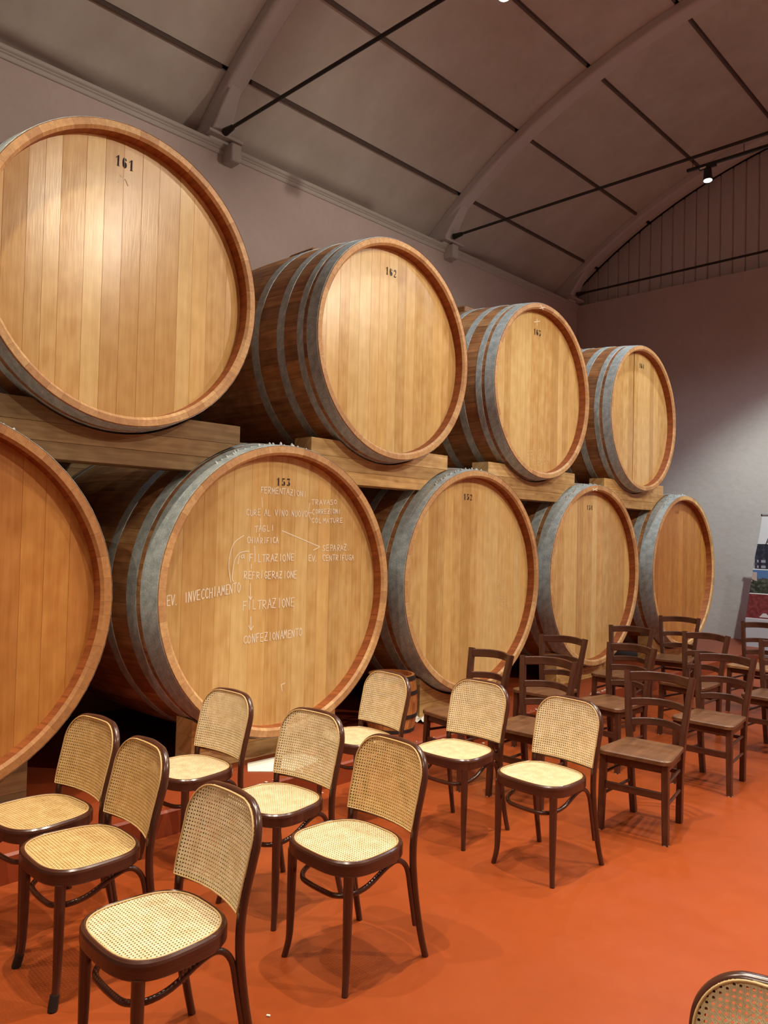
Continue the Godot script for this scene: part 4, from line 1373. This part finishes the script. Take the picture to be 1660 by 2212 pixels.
func build_chairs() -> void:
	var c0 := make_cane_chair()
	var spots := [
		[0.776, -1.394, 0.087, "cane bentwood chair at the left edge, its back partly hidden by the next cane chair", 1],
		[1.248, -1.364, -0.039, "honey-coloured cane bentwood chair overlapping the leftmost chair's back", 1],
		[1.961, -1.273, -0.02, "cane bentwood chair nearest the viewer at bottom left, legs cut off by the frame", 0],
		[0.662, -2.201, 0.07, "cane bentwood chair standing against the foot of the chalk-written cask", 0],
		[1.323, -2.237, 0.092, "cane bentwood chair whose back shows the white sheet through its holes", 0],
		[1.895, -2.156, -0.029, "cane bentwood chair with an orange-stained back in the middle foreground", 2],
		[0.796, -3.277, -0.071, "cane bentwood chair standing in front of the small keg", 0],
		[1.374, -3.5, 0.043, "cane bentwood chair with a bright pale seat in front of the cask stencilled 152", 0],
		[1.959, -3.487, -0.057, "cane bentwood chair beside the nearest ladder-back chair, a round shadow under it", 0],
		[3.70, -1.40, 0.05, "top of a cane bentwood chair back cut off by the bottom right corner", 0],
	]
	for i in spots.size():
		var q: Array = spots[i]
		var o: Node3D = c0
		if i == 0:
			c0.position = Vector3(q[0], 0, q[1])
			c0.rotation.y = q[2]
			c0.set_meta("label", q[3])
		else:
			o = dup(c0, Vector3(q[0], 0, q[1]), q[2], q[3])
		if i == 1:                                  # this one wears dark shoes on its front feet
			for s in [-1.0, 1.0]:
				var mb := MB.new()
				tube(mb, [Vector3(0.1835 * s, 0.0, 0.162), Vector3(0.181 * s, 0.012, 0.159), Vector3(0.175 * s, 0.05, 0.151)], [0.0165, 0.0175, 0.0165], 12)
				part("foot_shoe", mb, M.iron, o, "dark shoe on the foot")
		o.get_node("seat_cane").material_override = M.cane if q[4] != 1 else M.cane_old
		o.get_node("back_cane").material_override = M.cane if q[4] == 0 else M.cane_old
	var w0 := make_ladder_chair()
	var ws := [
		[2.09, -4.38, 0.11, "dark ladder-back wooden chair nearest the viewer, standing alone on open red floor", 0],
		[2.048, -5.525, 0.022, "dark ladder-back wooden chair directly behind the nearest ladder-back chair", 0],
		[0.76, -5.453, 0.042, "dark ladder-back wooden chair whose top rail crosses the foot of the cask stencilled 151", 0],
		[1.315, -4.342, 0.074, "dark ladder-back wooden chair between the two cane chairs of the back row", 0],
		[0.80, -4.29, -0.177, "dark ladder-back wooden chair half hidden behind the bright-seated cane chair", 0],
		[1.325, -5.443, -0.132, "dark ladder-back wooden chair just left of the nearest ladder-back chair's back", 0],
		[0.803, -6.645, 0.106, "dark ladder-back wooden chair under the right rim of the cask stencilled 151", 0],
		[0.723, -7.986, 0.175, "dark ladder-back wooden chair in front of the farthest cask of the lower row", 0],
		[1.415, -6.732, -0.092, "dark ladder-back wooden chair just left of the far wall's lit patch, third row", 0],
		[1.47, -8.17, 0.0, "farthest ladder-back wooden chair with reddish rails, in front of the banner", 1],
		[2.10, -6.75, 0.0, "dark ladder-back wooden chair at the right edge, cut off, in front of the banner chair", 0],
	]
	for i in ws.size():
		var q: Array = ws[i]
		var o: Node3D = w0
		if i == 0:
			w0.position = Vector3(q[0], 0, q[1])
			w0.rotation.y = q[2]
			w0.set_meta("label", q[3])
		else:
			o = dup(w0, Vector3(q[0], 0, q[1]), q[2], q[3])
		if q[4] == 1: o.get_node("seat").material_override = M.seat_pale

# ---------------------------------------------------------------- banner and small things
func banner_tex() -> ImageTexture:
	var w := 512
	var h := 1024
	var im := Image.create(w, h, false, Image.FORMAT_RGB8)
	im.fill(Color8(206, 202, 208))
	var f := FastNoiseLite.new()
	f.seed = 5
	f.frequency = 0.03
	# rows in fractions of the banner's height, top down: white, cellar, village, red, grey
	for y in h:
		var v := float(y) / h
		for x in w:
			var u := float(x) / w
			var c := Color8(214, 208, 214)
			var n := f.get_noise_2d(x, y)
			if v > 0.205 and v < 0.385:
				c = Color8(36, 36, 50).lerp(Color8(96, 98, 120), clampf(n * 0.8 + 0.25 * sin(x * 0.16), 0, 1))
				if u > 0.06 and u < 0.16 and v > 0.295: c = Color8(176, 166, 168).lerp(Color8(120, 110, 114), clampf(n + 0.3, 0, 1))
				if u > 0.18 and (fmod(u, 0.075) < 0.05) and fmod(v, 0.04) < 0.018 and v > 0.3: c = Color8(150, 146, 158)
			elif v > 0.392 and v < 0.562:
				c = Color8(82, 112, 160)
				if v > 0.452 - 0.02 * n and u > 0.14: c = Color8(96, 96, 90).lerp(Color8(50, 54, 44), clampf(n + 0.5, 0, 1))
				if u < 0.18 and v > 0.41: c = Color8(186, 158, 152)
				if v > 0.47 - 0.03 * n: c = Color8(42, 46, 36).lerp(Color8(104, 104, 96), clampf(n * 1.3 + 0.2, 0, 1))
				if u > 0.4 + (0.562 - v) * 1.2 and v > 0.5: c = Color8(160, 132, 106)
			elif v > 0.569 and v < 0.745:
				c = Color8(108, 42, 44).lerp(Color8(140, 60, 60), clampf(n * 1.5 + 0.4, 0, 1))
				if v > 0.705 and v < 0.735 and u > 0.2 and absf(u - 0.26) < 0.06 - (0.735 - v) * 1.4: c = Color8(206, 196, 198)
				if v > 0.715 and v < 0.735 and u > 0.36 and u < 0.9 and fmod(u, 0.07) < 0.045: c = Color8(206, 196, 198)
			elif v > 0.205 and v < 0.75:
				c = Color8(236, 232, 234)
			elif v >= 0.75:
				c = Color8(186, 178, 186)
				if v > 0.86 and v < 0.875 and fmod(u, 0.03) < 0.02 and u > 0.3: c = Color8(70, 64, 70)
			im.set_pixel(x, y, c)
	im.generate_mipmaps()
	return ImageTexture.create_from_image(im)

func build_banner() -> void:
	var z := FAR_Z + 0.8
	var o := thing("banner_stand", "tall printed banner stand with photographs at the right edge, near the far wall", "banner", Vector3(0.75, 0, z))
	var m := mat(Color(1, 1, 1), 0.5, banner_tex())
	var mb := MB.new()
	var pts := [[0.297, 2.09], [0.272, 1.82], [0.205, 1.46], [0.13, 0.96], [0.02, 0.2], [0.0, 0.05]]
	for k in pts.size() - 1:
		var a: Array = pts[k]
		var b: Array = pts[k + 1]
		var ra: float = 1.3 - (a[0] - 0.02) * 0.6
		var rb: float = 1.3 - (b[0] - 0.02) * 0.6
		var za := 0.03 * sin(k * 1.1)
		var zb := 0.03 * sin((k + 1) * 1.1)
		var uv := func(x: float, y: float) -> Vector2: return Vector2((x - 0.0) / 1.3, 1.0 - (y - 0.05) / 2.04)
		for s in [1.0, -1.0]:
			var dz: float = 0.0012 * s
			mb.flat(Vector3(a[0] - 0.75, a[1], za + dz), Vector3(ra - 0.75, a[1], za + dz), Vector3(rb - 0.75, b[1], zb + dz), Vector3(b[0] - 0.75, b[1], zb + dz), Vector3(0, 0, s), uv.call(a[0], a[1]), uv.call(ra, a[1]), uv.call(rb, b[1]), uv.call(b[0], b[1]))
	part("printed_sheet", mb, m, o)
	mb = MB.new()
	tube(mb, [Vector3(-0.46, 2.1, 0), Vector3(0.4, 2.1, 0)], [0.014, 0.014], 8)
	part("top_rail", mb, M.metal_pole, o)
	mb = MB.new()
	tube(mb, [Vector3(-0.466, 2.1, 0), Vector3(-0.45, 2.1, 0)], [0.018, 0.018], 8)
	part("rail_cap", mb, M.black, o)
	mb = MB.new()
	box(mb, Vector3(-0.1, 0.03, 0), Vector3(1.3, 0.06, 0.14), 0.012)
	part("base_case", mb, M.metal_pole, o)
	mb = MB.new()
	tube(mb, [Vector3(0, 0.05, -0.05), Vector3(0, 2.1, -0.03)], [0.01, 0.01], 8)
	part("support_pole", mb, M.metal_pole, o)
	# the heading: only its first letter shows in the picture
	var tm := TextMesh.new()
	tm.text = "A"
	var sf := SystemFont.new()
	sf.font_names = PackedStringArray(["Droid Sans"])
	tm.font = sf
	tm.font_size = 64
	tm.pixel_size = 0.0021
	tm.depth = 0.002
	var ti := MeshInstance3D.new()
	ti.name = "heading_letter"
	ti.mesh = tm
	ti.material_override = M.ink
	o.add_child(ti)
	ti.position = Vector3(-0.352, 1.716, 0.036)

func build_small() -> void:
	var mb := MB.new()
	# white sheet lying in front of the cradle of cask 153
	var sh := thing("white_sheet", "white card sheet lying on the red plinth in front of the chalk-written cask's cradle", "sheet", Vector3(0.08, PLINTH_H, -3.28))
	mb = MB.new()
	var q := PackedVector2Array([Vector2(-0.16, 0.16), Vector2(-0.02, 0.26), Vector2(0.17, 0.06), Vector2(0.1, -0.32), Vector2(-0.14, -0.2)])
	extrude(mb, q, Vector3(0, 0.006, 0), Vector3.RIGHT, Vector3(0, 0, 1), Vector3(0, -0.005, 0), 0.001)
	part("card", mb, M.paper, sh)
	# crumpled paper near cradle 152
	var cp := thing("crumpled_paper", "crumpled white paper on the plinth beside the cradle of the cask stencilled 152", "paper", Vector3(-0.08, PLINTH_H, -4.93))
	mb = MB.new()
	var r2 := RandomNumberGenerator.new()
	r2.seed = 9
	var grid := []
	for i in 7:
		var row := []
		for j in 7:
			row.append(Vector3((i - 3) * 0.035 + r2.randf_range(-0.01, 0.01), r2.randf_range(0.002, 0.045), (j - 3) * 0.035 + r2.randf_range(-0.01, 0.01)))
		grid.append(row)
	for i in 6:
		for j in 6:
			var nn: Vector3 = (grid[i][j + 1] - grid[i][j]).cross(grid[i + 1][j] - grid[i][j]).normalized()
			mb.flat(grid[i][j], grid[i][j + 1], grid[i + 1][j + 1], grid[i + 1][j], nn if nn.y > 0 else -nn)
	part("paper_folds", mb, M.paper, cp)
	# chips of paint along the plinth's edge
	var chips := MB.new()
	for k in 70:
		var z := -2.6 - r2.randf() * 5.4
		if r2.randf() < 0.55: z = [-3.4, -4.95, -5.05, -6.05, -7.1, -7.25][r2.randi() % 6] + r2.randf_range(-0.12, 0.12)
		var s := r2.randf_range(0.006, 0.02)
		var on_top := r2.randf() < 0.6
		box(chips, Vector3(PLINTH_X + (-0.02 if on_top else 0.025) + r2.randf_range(-0.02, 0.02), (PLINTH_H if on_top else 0.0) + s * 0.18, z), Vector3(s, s * 0.35, s * 0.8), 0.001, Basis(Vector3.UP, r2.randf() * 3.0))
	var ch := part("paint_chips", chips, M.chip, self)
	tag(ch, "pale chips of paint and mortar scattered along the edge of the red plinth", "debris")
	ch.set_meta("kind", "stuff")
	# two crumbs on the open floor
	var cr := [[1.97, -1.72, "white crumb on the red floor right of the orange-stained cane chair"], [2.46, -1.64, "tiny white crumb on the open red floor at bottom centre"]]
	for c in cr:
		mb = MB.new()
		box(mb, Vector3(0, 0.003, 0), Vector3(0.014, 0.006, 0.008), 0.002, Basis(Vector3.UP, 0.6))
		var o := part("floor_crumb", mb, M.paper, self)
		o.name = numbered("floor_crumb")
		o.position = Vector3(c[0], 0, c[1])
		tag(o, c[2], "crumb")

func _ready() -> void:
	rng.seed = 20240611
	camera_and_light()
	materials()
	build_room()
	for d in SPOTS: track_spot(d)
	build_casks()
	build_cradles()
	build_keg()
	build_chairs()
	build_banner()
	build_small()
